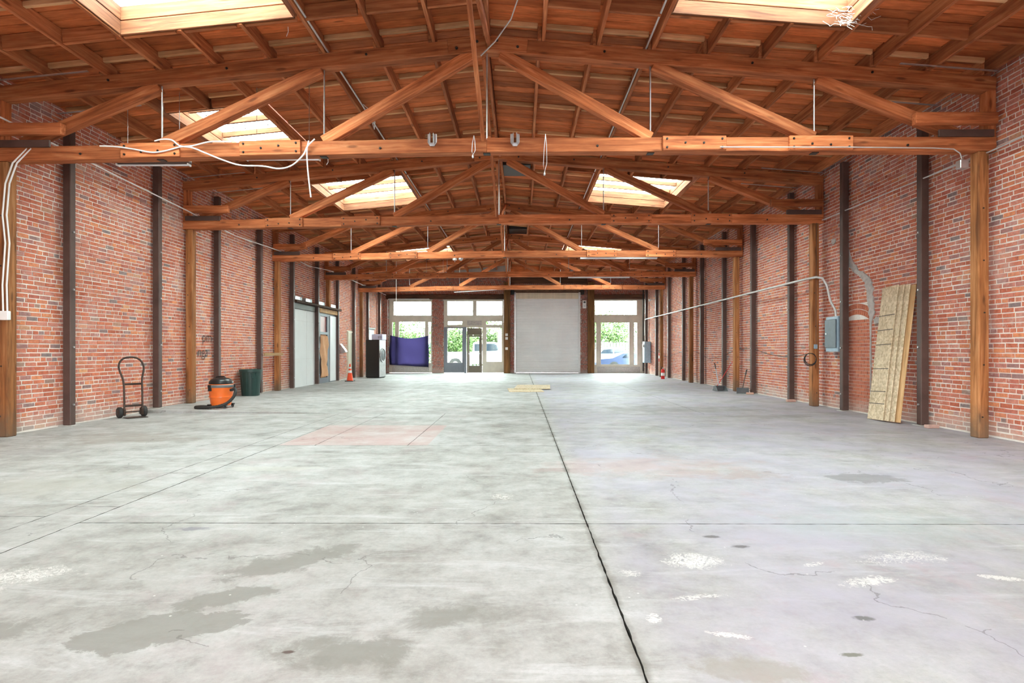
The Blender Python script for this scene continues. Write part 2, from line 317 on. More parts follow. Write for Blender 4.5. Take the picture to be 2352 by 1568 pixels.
# ------------------------------------------------------------ mesh helpers
class MB:
    def __init__(s): s.v = []; s.f = []
    def add(s, vs, fs):
        o = len(s.v); s.v += [tuple(p) for p in vs]; s.f += [tuple(i+o for i in f) for f in fs]; return s
    def box(s, x0, x1, y0, y1, z0, z1):
        return s.add([(x0,y0,z0),(x1,y0,z0),(x1,y1,z0),(x0,y1,z0),(x0,y0,z1),(x1,y0,z1),(x1,y1,z1),(x0,y1,z1)],
                     [(0,3,2,1),(4,5,6,7),(0,1,5,4),(1,2,6,5),(2,3,7,6),(3,0,4,7)])
    def cbox(s, x0, x1, y0, y1, z0, z1, c=.008):
        c = min(c, (x1-x0)/3, (y1-y0)/3, (z1-z0)/3)
        vs = []; idx = {}
        for i, X in enumerate((x0, x1)):
            for j, Y in enumerate((y0, y1)):
                for k, Z in enumerate((z0, z1)):
                    sx, sy, sz = (1,-1)[i], (1,-1)[j], (1,-1)[k]
                    for a, p in enumerate(((X, Y+sy*c, Z+sz*c), (X+sx*c, Y, Z+sz*c), (X+sx*c, Y+sy*c, Z))):
                        idx[i,j,k,a] = len(vs); vs.append(p)
        fs = []
        for i in (0,1): fs.append([idx[i,0,0,0], idx[i,1,0,0], idx[i,1,1,0], idx[i,0,1,0]][::(1 if i else -1)])
        for j in (0,1): fs.append([idx[0,j,0,1], idx[1,j,0,1], idx[1,j,1,1], idx[0,j,1,1]][::(-1 if j else 1)])
        for k in (0,1): fs.append([idx[0,0,k,2], idx[1,0,k,2], idx[1,1,k,2], idx[0,1,k,2]][::(1 if k else -1)])
        for j in (0,1):
            for k in (0,1): fs.append([idx[0,j,k,1], idx[1,j,k,1], idx[1,j,k,2], idx[0,j,k,2]][::(1 if j != k else -1)])
        for i in (0,1):
            for k in (0,1): fs.append([idx[i,0,k,0], idx[i,1,k,0], idx[i,1,k,2], idx[i,0,k,2]][::(-1 if i != k else 1)])
        for i in (0,1):
            for j in (0,1): fs.append([idx[i,j,0,0], idx[i,j,1,0], idx[i,j,1,1], idx[i,j,0,1]][::(1 if i != j else -1)])
        for i in (0,1):
            for j in (0,1):
                for k in (0,1): fs.append([idx[i,j,k,0], idx[i,j,k,1], idx[i,j,k,2]][::(1 if (i+j+k) % 2 else -1)])
        return s.add(vs, fs)
    def tube(s, pts, r, n=8, caps=True):
        pts = [Vector(p) for p in pts]; o = len(s.v); rs = r if isinstance(r, (list, tuple)) else [r]*len(pts)
        t0 = (pts[1]-pts[0]).normalized(); up = Vector((0,0,1)) if abs(t0.z) < .9 else Vector((1,0,0))
        nrm = t0.cross(up).normalized()
        for i, p in enumerate(pts):
            a = pts[max(0,i-1)]; b = pts[min(len(pts)-1,i+1)]; t = (b-a).normalized()
            nrm = (nrm - t*nrm.dot(t)).normalized(); bn = t.cross(nrm)
            for k in range(n):
                q = 2*PI*k/n; s.v.append(tuple(p + rs[i]*(math.cos(q)*nrm + math.sin(q)*bn)))
        for i in range(len(pts)-1):
            for k in range(n):
                k2 = (k+1) % n; s.f.append((o+i*n+k, o+i*n+k2, o+(i+1)*n+k2, o+(i+1)*n+k))
        if caps:
            s.f.append(tuple(o+k for k in range(n))[::-1]); e = o+(len(pts)-1)*n; s.f.append(tuple(e+k for k in range(n)))
        return s
    def lathe(s, prof, n=24, cx=0, cy=0, sx=1, sy=1):
        o = len(s.v)
        for (r, z) in prof:
            for k in range(n):
                q = 2*PI*k/n; s.v.append((cx+r*sx*math.cos(q), cy+r*sy*math.sin(q), z))
        for i in range(len(prof)-1):
            for k in range(n):
                k2 = (k+1) % n; s.f.append((o+i*n+k, o+i*n+k2, o+(i+1)*n+k2, o+(i+1)*n+k))
        s.f.append(tuple(o+k for k in range(n))[::-1]); e = o+(len(prof)-1)*n; s.f.append(tuple(e+k for k in range(n)))
        return s
    def prism(s, poly, axis, a0, a1):
        # poly: 2D points, extruded along axis ('x','y','z')
        def P(u, v, a): return {'x': (a,u,v), 'y': (u,a,v), 'z': (u,v,a)}[axis]
        n = len(poly); vs = [P(u,v,a0) for u,v in poly] + [P(u,v,a1) for u,v in poly]
        fs = [tuple(range(n)), tuple(range(2*n-1, n-1, -1))] + [(i, i+n, (i+1)%n+n, (i+1)%n) for i in range(n)]
        return s.add(vs, fs)
    def holes(s, a0, a1, z0, z1, hs, fn):
        # rectangle a0..a1 x z0..z1 minus the holes, as merged cells; fn(a0,a1,z0,z1) adds a box
        zs = sorted({z0, z1} | {min(max(h[i], z0), z1) for h in hs for i in (2,3)})
        for za, zb in zip(zs, zs[1:]):
            if zb-za < 1e-5: continue
            cut = sorted((max(h[0],a0), min(h[1],a1)) for h in hs if h[2] < zb-1e-6 and h[3] > za+1e-6 and h[1] > a0 and h[0] < a1)
            x = a0
            for (p, q) in cut:
                if p > x+1e-5: fn(x, p, za, zb)
                x = max(x, q)
            if x < a1-1e-5: fn(x, a1, za, zb)
        return s
    def mesh(s, name, mat):
        me = D.meshes.new(name); me.from_pydata(s.v, [], s.f); me.materials.append(mat)
        me.polygons.foreach_set('use_smooth', [True]*len(me.polygons))
        try: me.set_sharp_from_angle(angle=math.radians(32))
        except Exception: pass
        me.update(); return me
    def build(s, name, mat, parent=None, loc=(0,0,0), rot=(0,0,0), **kw):
        return link(name, s.mesh(name, mat), parent, loc, rot, **kw)
def link(name, me, parent=None, loc=(0,0,0), rot=(0,0,0), **kw):
    o = D.objects.new(name, me); C.objects.link(o); o.location = loc; o.rotation_euler = rot
    if parent: o.parent = parent
    for k, v in kw.items(): o[k] = v
    return o
def empty(name, loc, label=None, cat=None, group=None, rz=0, kind=None):
    o = D.objects.new(name, None); C.objects.link(o); o.location = loc; o.rotation_euler = (0, 0, rz); o.empty_display_size = .2
    if label: o['label'] = label; o['category'] = cat
    if group: o['group'] = group
    if kind: o['kind'] = kind
    return o
def tag(o, label, cat, group=None):
    o['label'] = label; o['category'] = cat
    if group: o['group'] = group
    return o
def beam(name, p0, p1, w_, h_, mat, parent=None, **kw):
    """timber from p0 to p1, w_ wide across, h_ deep; long axis is local X. Coordinates local to parent."""
    p0, p1 = Vector(p0), Vector(p1); d = p1-p0; L = d.length; x = d.normalized()
    up = Vector((0,0,1)) if abs(x.z) < .95 else Vector((0,1,0))
    y = up.cross(x).normalized(); z = x.cross(y)
    m = Matrix((x, y, z)).transposed()
    me = MB().cbox(-L/2, L/2, -w_/2, w_/2, -h_/2, h_/2, .006).mesh(name, mat)
    return link(name, me, parent, (p0+p1)/2, m.to_euler(), **kw)
def copy_tree(o, parent=None):
    c = o.copy(); C.objects.link(c); c.parent = parent
    for ch in list(o.children): copy_tree(ch, c)
    return c

# ------------------------------------------------------------ floor: slabs with real joints
fl = MB().box(XL-.3, XR+.3, YN-.3, YF+.2, -.3, -.03).build('floor', M['joint'], kind='structure')
def slab(x0, x1, y0, y1, gap=.006, jit=.004, step=.05):
    def edge(a, b):
        n = max(2, int((b-a)/step)); return [a+(b-a)*i/n for i in range(n+1)]
    xs, ys = edge(x0+gap, x1-gap), edge(y0+gap, y1-gap)
    top = []
    top += [(x, y0+gap+R.uniform(-jit, jit)) for x in xs[:-1]]
    top += [(x1-gap+R.uniform(-jit, jit), y) for y in ys[:-1]]
    top += [(x, y1-gap+R.uniform(-jit, jit)) for x in xs[::-1][:-1]]
    top += [(x0+gap+R.uniform(-jit, jit), y) for y in ys[::-1][:-1]]
    n = len(top)
    vs = [(x, y, floor_z(x, min(max(y, y0+.02), y1-.02)) if y0 > 11 else 0) for x, y in top] + [(x, y, -.031) for x, y in top]
    fs = [tuple(range(n))] + [(i, i+n, (i+1)%n+n, (i+1)%n) for i in range(n)]
    o = MB().add(vs, fs).build('slab', M['floor'], fl); o.data.materials.append(M['joint'])
    for p in o.data.polygons[1:]: p.material_index = 1; p.use_smooth = False
def slab_grid(x0, x1, y0, y1, nx, ny):
    vs = []; fs = []
    for j in range(ny+1):
        for i in range(nx+1):
            x = x0+(x1-x0)*i/nx; y = y0+(y1-y0)*j/ny
            vs.append((x, y, floor_z(x, max(y, 11.62))))
    for j in range(ny):
        for i in range(nx): a = j*(nx+1)+i; fs.append((a, a+1, a+nx+2, a+nx+1))
    o = len(vs); b = [(x0,y0),(x1,y0)]
    for i in range(nx+1): vs.append((x0+(x1-x0)*i/nx, y0+R.uniform(-.008,.008), -.031))
    for i in range(nx): fs.append((o+i, o+i+1, i+1, i))
    MB().add(vs, fs).build('slab', M['floor'], fl)
slab(XL, -3.57, YN, 4.4, .003, .002); slab(XL, -3.57, 4.4, 11.6, .003, .002)
slab(-3.57, -3.2, YN, 4.68, .004, .004); slab(-3.57, -3.2, 4.68, 5.96, .004, .003); slab(-3.57, -3.2, 5.96, 7.7, .004, .003); slab(-3.57, -3.2, 7.7, 11.6, .003, .002)
slab(-3.2, .48, YN, 4.24, .005, .0035); slab(-3.2, .48, 4.24, 7.7, .005, .002)
slab(-3.2, -2.7, 7.7, 11.6, .003, .002); slab(-2.7, -1.48, 7.7, 11.6, .003, .002); slab(-1.48, .48, 7.7, 11.6, .004, .003)
slab_grid(XL, -3.4, 11.61, YF, 16, 40)
slab(-3.4, .48, 11.6, YF, .004, .003)
slab(.48, XR, YN, 4.24, .0045, .0035); slab(.48, XR, 4.24, 11.5, .004, .002); slab(.48, 3.6, 11.5, YF, .0035, .003); slab(3.6, XR, 11.5, YF, .003, .003)

# ------------------------------------------------------------ brick walls
CH, BL, HL = .070, .213, .112     # course height, stretcher pitch, header pitch
def brick_wall(parent, emit, a0, a1, z0, ztop, hs, mat, n_single=0, near=0, singles_z=(0, 3.6), orient=None):
    """emit(a, z, depth) -> xyz; bricks nearest a=near are objects of their own."""
    mb = MB(); singles = []
    nrow = int((ztop-z0)/CH)
    for r in range(nrow):
        z = z0 + r*CH; head = r % 6 == 3
        pitch = HL if head else BL
        a = a0 - R.uniform(0, pitch)
        while a < a1:
            p = a+.008; q = a+pitch-.009; a += pitch*R.uniform(.97, 1.03)
            p = max(p, a0); q = min(q, a1)
            if q-p < .03: continue
            bad = False
            for h in hs:
                if h[2] < z+CH-.012 and h[3] > z+.004 and h[0] < q and h[1] > p:
                    if h[0]-p > .05: q = min(q, h[0])
                    elif q-h[1] > .05: p = max(p, h[1])
                    else: bad = True
            if bad or q-p < .04: continue
            d = R.uniform(.003, .008)
            zz0 = z+.007+R.uniform(-.003, .003); zz1 = z+CH-.009+R.uniform(-.0025, .0025)
            singles.append((p, q, zz0, zz1, d))
    own = set()
    if n_single:
        cand = [i for i, s in enumerate(singles) if s[0] >= near and singles_z[0] <= s[2] <= singles_z[1]]
        cand.sort(key=lambda i: singles[i][0]); own = set(cand[:n_single])
    F8 = [(4,5,6,7),(0,1,5,4),(1,2,6,5),(2,3,7,6),(3,0,4,7)]
    meshes = None
    for i, (p, q, za, zb, d) in enumerate(singles):
        j = lambda k=.003: R.uniform(-k, k)
        if i in own:
            # shared mesh of unit size, scaled by the object
            if meshes is None:
                meshes = []
                for t in range(6):
                    vs = [emit(-.5, -.5, -.5), emit(.5, -.5, -.5), emit(.5, .5, -.5), emit(-.5, .5, -.5)]
                    o = emit(0, 0, 0); vs += [emit(-.5+j(.012), -.5+j(.05), .5+j(.1)), emit(.5+j(.012), -.5+j(.05), .5+j(.1)), emit(.5+j(.012), .5+j(.05), .5+j(.1)), emit(-.5+j(.012), .5+j(.05), .5+j(.1))]
                    vs = [tuple(Vector(v)-Vector(o)) for v in vs]
                    me = MB().add(vs, F8).mesh('brick', mat); meshes.append(me)
            e0 = Vector(emit(p, za, -.004)); e1 = Vector(emit(q, zb, d)); c = (e0+e1)/2; s_ = e1-e0
            o = link('brick', meshes[i % 6], parent, c); o.scale = (abs(s_.x), abs(s_.y), abs(s_.z))
        else:
            vs = [emit(p, za, -.004), emit(q, za, -.004), emit(q, zb, -.004), emit(p, zb, -.004),
                  emit(p+j(), za+j(), d+j()), emit(q+j(), za+j(), d+j()), emit(q+j(), zb+j(), d+j()), emit(p+j(), zb+j(), d+j(.0015))]
            mb.add(vs, F8)
    mb.build('brick', mat, parent, kind='stuff')

# left wall openings (along Y, then z)
LEFT_H = [(19.3, 21.5, -.1, 2.84), (21.8, 24.05, -.1, 2.84), (25.6, 26.5, -.1, 2.08), (28.8, 30.2, -.1, 2.28)]
wl = MB(); wl.holes(YN, YF+.3, -.3, 5.5, LEFT_H, lambda a, b, c, d: wl.box(XL-.35, XL, a, b, c, d))
wl = wl.build('wall_left', M['mortar'], kind='structure')
brick_wall(wl, lambda a, z, d: (XL+d, a, z), 4.0, YF, .02, 5.36, LEFT_H, M['brick'], 300, 7.2)
# right wall, with the bricked-up arch
ARCH = (11.42, 12.42, -.1, 1.83)
wr = MB().box(XR, XR+.35, YN, YF+.3, -.3, 5.5).build('wall_right', M['mortar'], kind='structure')
arch_h = [ARCH]
for k in range(8):   # stepped outline of the segmental arch
    z = 1.83+k*.045; hw = min(.54, math.sqrt(max(0, 1.165**2-(z+.02-1.02)**2)))
    arch_h.append((11.92-hw, 11.92+hw, z, z+.045))
brick_wall(wr, lambda a, z, d: (XR-d, a, z), 4.0, YF, .02, 5.36, arch_h, M['brick'], 300, 7.0)
mb = MB()
for r in range(int(1.86/.068)):
    z = .03+r*.068; a = 11.42 - (.1 if r % 2 else 0)
    while a < 12.42:
        p, q = max(a+.004, 11.425), min(a+.2, 12.415); a += .205
        if q-p > .03:
            j = lambda: R.uniform(-.001, .001)
            mb.add([(XR+.01,p,z),(XR+.01,q,z),(XR+.01,q,z+.058),(XR+.01,p,z+.058),(XR-.008+j(),p,z),(XR-.008+j(),q,z),(XR-.008+j(),q,z+.058),(XR-.008+j(),p,z+.058)], [(4,5,6,7),(0,1,5,4),(1,2,6,5),(2,3,7,6),(3,0,4,7)])
mb.build('infill_brick', M['brick_new'], wr, kind='stuff')
for ring in range(2):
    rad = 1.0+ring*.115; cz = 1.0; n = 15+ring*2
    for k in range(n):
        a = math.radians(-30+60*(k+.5)/n); me = MB().cbox(-.012, .012, -.029, .029, -.05, .05, .003).mesh('arch_brick', M['brick_new'])
        link('arch_brick', me, wr, (XR, 11.92+rad*math.sin(a), cz+.02+rad*math.cos(a)), (-a, 0, 0))
# plaster repair running down beside the arch
def patch(pts, parent, name='plaster_patch'):
    vs = [(XR-.024+R.uniform(-.002,.002), y, z) for y, z in pts] + [(XR, y, z) for y, z in pts]
    n = len(pts); MB().add(vs, [tuple(range(n))] + [(i, i+n, (i+1)%n+n, (i+1)%n) for i in range(n)]).build(name, M['plaster'], parent)
mid = [(12.25, 3.45), (12.2, 3.25), (12.12, 3.05), (12.0, 2.95), (11.9, 2.85), (11.75, 2.78), (11.62, 2.7), (11.5, 2.6), (11.45, 2.45), (11.43, 2.3), (11.4, 2.15), (11.37, 2.0), (11.4, 1.8), (11.41, 1.5), (11.41, 1.0), (11.41, .5), (11.41, .06)]
wd = [.03, .07, .11, .1, .1, .12, .11, .12, .12, .09, .1, .1, .03, .015, .014, .012, .012]
for i in range(len(mid)-1):
    (a, z), (b, z2) = mid[i], mid[i+1]; w0, w1 = wd[i], wd[i+1]
    l = []; rr = []
    for t in range(5):
        f = t/4; yy = a+(b-a)*f; zz = z+(z2-z)*f; ww = w0+(w1-w0)*f
        l.append((yy-ww+R.uniform(-.25,.25)*ww, zz)); rr.append((yy+ww+R.uniform(-.25,.25)*ww, zz))
    patch(l+rr[::-1], wr)
for (a, z, r_) in ((11.2, 1.82, .12), (7.6, 3.9, .1), (12.75, 3.6, .1)):
    n = 14; patch([(a+r_*R.uniform(.7,1.1)*math.cos(2*PI*i/n), z+.6*r_*R.uniform(.7,1.1)*math.sin(2*PI*i/n)) for i in range(n)], wr)

# far wall
def fx(p): return (p-1195)/41.93
def fz(p): return 1.25+(804-p)/41.93
Wd = [(fx(893), fx(992), 0, fz(688)), (fx(1019), fx(1157), 0, fz(688)), (fx(1181), fx(1333), -.1, fz(670)), (fx(1364), fx(1478), 0, fz(688))]
wf = MB(); wf.holes(XL-.35, XR+.35, -.3, 6.1, Wd, lambda a, b, c, d: wf.box(a, b, YF, YF+.3, c, d))
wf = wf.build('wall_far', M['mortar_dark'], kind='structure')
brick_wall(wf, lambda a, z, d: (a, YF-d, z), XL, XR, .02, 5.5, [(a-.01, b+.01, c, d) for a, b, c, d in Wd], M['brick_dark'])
# near wall behind the camera, with an unseen opening added for fill light
wn = MB(); wn.holes(XL-.35, XR+.35, -.3, 6.1, [(-2.6, 2.4, -.01, 3.6)], lambda a, b, c, d: wn.box(a, b, YN-.3, YN, c, d))
wn.build('wall_near', M['mortar_dark'], kind='structure')
portal('fill_opening_portal', (-.1, YN-.35, 1.8), 5, 3.6, (PI/2, 0, 0))
portal('window_daylight', (-5.9, YF+.35, 2.0), 2.4, 4.0, (-PI/2, 0, 0)); portal('window_daylight', (-2.5, YF+.35, 2.0), 3.3, 4.0, (-PI/2, 0, 0)); portal('window_daylight', (5.4, YF+.35, 2.0), 2.7, 4.0, (-PI/2, 0, 0))

# lintel beams over the far windows
for a, b in ((fx(886), fx(1157)), (fx(1365), fx(1488))):
    MB().cbox(a, b, YF-.06, YF+.02, fz(687), fz(676)).build('trim_1' if a < 0 else 'trim_2', M['dark_wood'], kind='structure')

# ------------------------------------------------------------ ceiling: roof skin, planks, purlins, blocking
rs = MB()
for side, (xa, xb) in enumerate(((XL-.35, XC), (XC, XR+.35))):
    hs = [(h[0], h[1], h[2], h[3]) for h in HOLES]
    def cell(a, b, c, d):
        rs.add([(a,c,deck(a)+.03),(b,c,deck(b)+.03),(b,d,deck(b)+.03),(a,d,deck(a)+.03),(a,c,deck(a)+.09),(b,c,deck(b)+.09),(b,d,deck(b)+.09),(a,d,deck(a)+.09)],
               [(0,3,2,1),(4,5,6,7),(0,1,5,4),(1,2,6,5),(2,3,7,6),(3,0,4,7)])
    rs.holes(xa, xb, YN-.35, YF+.35, hs, cell)
ceil = rs.build('ceiling', M['dark_wood'], kind='structure')
PW = .195
rows = []
y = YN
while y < YF:
    w_ = PW*R.choice((.8, 1, 1, 1)); rows.append((y, min(y+w_, YF))); y += w_
pieces = []
for (ya, yb) in rows:
    for xa, xb in ((XL, XC), (XC, XR)):
        x = xa; first = True
        while x < xb-.01:
            L = SP*R.choice((3, 4, 5)) if not first else SP*R.choice((2, 3, 4, 5)); first = False
            x2 = min(x+L, xb)
            if xb-x2 < .8: x2 = xb
            segs = [(x, x2)]
            for h in HOLES:
                if h[2] < yb-.01 and h[3] > ya+.01:
                    ns = []
                    for (p, q) in segs:
                        if h[1] <= p or h[0] >= q: ns.append((p, q)); continue
                        if h[0]-p > .05: ns.append((p, h[0]))
                        if q-h[1] > .05: ns.append((h[1], q))
                    segs = ns
            for (p, q) in segs: pieces.append((p, q, ya, yb))
            x = x2
vis = sorted([p for p in pieces if p[2] > 6.6], key=lambda p: p[2])[:300]; vs_ = set(vis)
st = MB()
for (p, q, ya, yb) in pieces:
    g = .006; th = R.uniform(.024, .03)
    if (p, q, ya, yb) in vs_:
        o = beam('plank', (p+g, (ya+yb)/2, deck(p)+.014+.0*th), (q-g, (ya+yb)/2, deck(q)+.014), yb-ya-2*g, .028, M['plank'], ceil)
    else:
        st.add([(p+g,ya+g,deck(p)),(q-g,ya+g,deck(q)),(q-g,yb-g,deck(q)),(p+g,yb-g,deck(p)),(p+g,ya+g,deck(p)+th),(q-g,ya+g,deck(q)+th),(q-g,yb-g,deck(q)+th),(p+g,yb-g,deck(p)+th)],
               [(0,3,2,1),(4,5,6,7),(0,1,5,4),(1,2,6,5),(2,3,7,6),(3,0,4,7)])
st.build('plank', M['plank'], ceil, kind='stuff')
# purlins: along the building from truss to truss
bays = [(YN, Y1-BAY)] + [(Y1-BAY, Y1)] + [(TY[i], TY[i+1]) for i in range(4)] + [(TY[4], YF)]
KS = list(range(-8, 10))
for bi, (ya, yb) in enumerate(bays):
    for k in KS:
        x = pk(k)
        if x > XR-.1 or x < XL+.1: continue
        segs = [(ya-.12 if bi else ya, yb+.12 if bi < 6 else yb)]
        for h in HOLES:
            if h[0]+.1 < x < h[1]-.1:
                segs = [t for (p, q) in segs for t in (((p, h[2]),) if h[2] > p and h[2] < q else ()) + (((h[3], q),) if h[3] > p and h[3] < q else ()) or ((p, q),)] if any(p < h[3] and q > h[2] for p, q in segs) else segs
        off = .028 if bi % 2 else -.028
        for (p, q) in segs:
            if q-p > .1: beam('purlin', (x+off, p, chord_top(x)+.1), (x+off, q, chord_top(x)+.1), .05, .198, M['purlin'], ceil)
# blocking rows
bl = []
yy = 8.3-1.34*8
while yy < YF-.2:
    if yy > YN+.2:
        for k in range(-9, 10):
            a = max(pk(k)+.056, XL); b = min(pk(k+1)-.056, XR)
            if b-a < .2: continue
            if any(h[0]-.2 < (a+b)/2 < h[1]+.2 and h[2]-.1 < yy < h[3]+.1 for h in HOLES): continue
            bl.append((a, b, yy))
    yy += 1.34
bl_vis = set(sorted([b for b in bl if b[2] > 6.5], key=lambda b: b[2])[:290])
st = MB()
for (a, b, y_) in bl:
    if (a, b, y_) in bl_vis: beam('blocking', (a, y_, deck(a)-.035), (b, y_, deck(b)-.035), .05, .068, M['strip'], ceil)
    else: st.add([(a,y_-.025,deck(a)-.07),(b,y_-.025,deck(b)-.07),(b,y_+.025,deck(b)-.07),(a,y_+.025,deck(a)-.07),(a,y_-.025,deck(a)),(b,y_-.025,deck(b)),(b,y_+.025,deck(b)),(a,y_+.025,deck(a))], [(0,3,2,1),(0,1,5,4),(1,2,6,5),(2,3,7,6),(3,0,4,7)])
if st.v: st.build('blocking', M['strip'], ceil, kind='stuff')
# full-depth headers at the skylight ends
for (yh, k0s) in ((7.56, range(-9, 9)), (14.24, (-7,-6,-5,-4,-3,2,3,4,5)), (17.06, (-7,-6,-5,-4,-3,2,3,4,5,6)), (12.26, (-8,-7,-6,-5)), (23.84, (-6,-5,-4,3,4,5)), (26.66, (-6,-5,-4,3,4,5)), (9.74, (-7,-6)), (4.74, (-6,-5,-4,3,4,5))):
    for k in k0s:
        a = max(pk(k)+.056, XL); b = min(pk(k+1)-.056, XR)
        if yh == 7.56 and k == 0: continue
        if b-a > .2: beam('header', (a, yh, chord_top(a)+.1), (b, yh, chord_top(b)+.1), .05, .19, M['purlin'], ceil)
# galvanised straps along the eaves, tie clips
for sx in (-1, 1):
    for yq in (Y1-.25, Y1+.9, TY[1]-.3, TY[1]+.9, TY[2]-.3):
        xa = XL+.15 if sx < 0 else XR-.15; xb = xa-sx*1.35
        z = lambda x: chord_top(x)-.01
        beam('roof_strap', (xa, yq, z(xa)), (xb, yq, z(xb)), .045, .006, M['galv'], ceil)

# ------------------------------------------------------------ skylights
sky_names = ['large bright skylight with board sides, nearest on the left of the roof', 'large skylight with frayed strands, nearest on the right of the roof',
             'small left skylight with dead leaves on its glass, behind the nearest truss',
             'bright barred skylight on the left, seen through the second truss', 'bright barred skylight on the right, seen through the second truss',
             'farthest skylight on the left, just above the third truss beam', 'farthest skylight on the right, just above the third truss beam']
for i, (a, b, c, d) in enumerate(SKY):
    xm = (a+b)/2; a += .06; b -= .06
    e = empty('skylight', (xm, (c+d)/2, chord_top(xm)), sky_names[i], 'skylight', 'skylights in the roof')
    L = lambda x, y, z: (x-xm, y-(c+d)/2, z-chord_top(xm))
    top = .37
    for (p, q) in (((a, c), (b, c)), ((a, d), (b, d))):
        for lev in range(2):
            h0 = .012+lev*top/2; h1 = h0+top/2-.008
            p0 = L(p[0], p[1], chord_top(p[0])+(h0+h1)/2); p1 = L(q[0], q[1], chord_top(q[0])+(h0+h1)/2)
            beam('curb_board', p0, p1, .03, h1-h0, M['curb'], e)
    for x in (a, b):
        for lev in range(2):
            h0 = .012+lev*top/2; h1 = h0+top/2-.008
            beam('curb_board', L(x, c+.02, chord_top(x)+(h0+h1)/2), L(x, d-.02, chord_top(x)+(h0+h1)/2), .03, h1-h0, M['curb'], e)
    nb = 3
    for k in range(nb):
        y = c+(d-c)*(k+1)/(nb+1)
        beam('glazing_bar', L(a+.02, y, chord_top(a)+top-.06), L(b-.02, y, chord_top(b)+top-.06), .05, .10, M['curb'], e)
    for k in range(nb+1):
        y0, y1 = c+(d-c)*k/(nb+1)+.01, c+(d-c)*(k+1)/(nb+1)-.01
        if k == 0: y0 = c-.015
        if k == nb: y1 = d+.015
        za, zb = chord_top(a)+top, chord_top(b)+top
        MB().add([L(a-.015, y0, za), L(b+.015, y0, zb), L(b+.015, y1, zb), L(a-.015, y1, za)] + [L(a-.015, y0, za+.006), L(b+.015, y0, zb+.006), L(b+.015, y1, zb+.006), L(a-.015, y1, za+.006)],
                 [(0,3,2,1),(4,5,6,7),(0,1,5,4),(1,2,6,5),(2,3,7,6),(3,0,4,7)]).build('pane', M['glass'], e)
    if i == 2:
        lf = MB()
        for _ in range(900):
            t = R.random(); x = R.uniform(a+.05, b-.05); k = R.randrange(3)
            y = c+(d-c)*(k+1)/4 - abs(R.gauss(0, .12)) + .02; 
            if _ < 420: x = R.uniform(a, b); y = c+.02+abs(R.gauss(0, .35))
            z = chord_top(x)+top+.015+R.uniform(0, .03); s_ = R.uniform(.012, .035); q = R.uniform(0, PI)
            dx, dy = s_*math.cos(q), s_*math.sin(q)
            lf.add([L(x-dx, y-dy, z), L(x+dy*.6, y-dx*.6, z+.004), L(x+dx, y+dy, z+.002), L(x-dy*.6, y+dx*.6, z)], [(0,1,2,3)])
        lf.build('dead_leaves', M['leaf_dry'], e, kind='stuff')
# roof hatch by the ridge, its plywood lid slipped aside
a, b, c, d = HATCH[0]
e = empty('roof_hatch', ((a+b)/2, (c+d)/2, 5.9), 'open roof hatch by the ridge half covered with dark plywood', 'hatch')
L = lambda x, y, z: (x-(a+b)/2, y-(c+d)/2, z-5.9)
for p, q in (((a, c), (b, c)), ((a, d), (b, d)), ((a, c), (a, d)), ((b, c), (b, d))):
    beam('curb_board', L(*p, 6.12), L(*q, 6.12), .03, .3, M['dark_wood'], e)
MB().add([L(a-.05, c-.2, 6.28), L(b+.1, c-.2, 6.28), L(b+.1, d-.35, 6.30), L(a-.05, d-.02, 6.30), L(a-.05, c-.2, 6.30), L(b+.1, c-.2, 6.30), L(b+.1, d-.35, 6.32), L(a-.05, d-.02, 6.32)],
         [(0,3,2,1),(4,5,6,7),(0,1,5,4),(1,2,6,5),(2,3,7,6),(3,0,4,7)]).build('lid', M['tan_ply'], e)
for i, (y0, nm) in enumerate(((14.2, 'over the second truss'), (21.7, 'over the third truss'))):
    MB().cbox(pk(0)+.06, pk(1)-.05, y0, y0+.9, 5.72, 5.84).build('vent_box', M['black'])
    tag(D.objects[-1] if False else C.objects[-1], 'black box vent under the ridge boards, ' + ('seen through the second truss' if i == 0 else 'seen through the third truss'), 'vent', 'ridge vents')

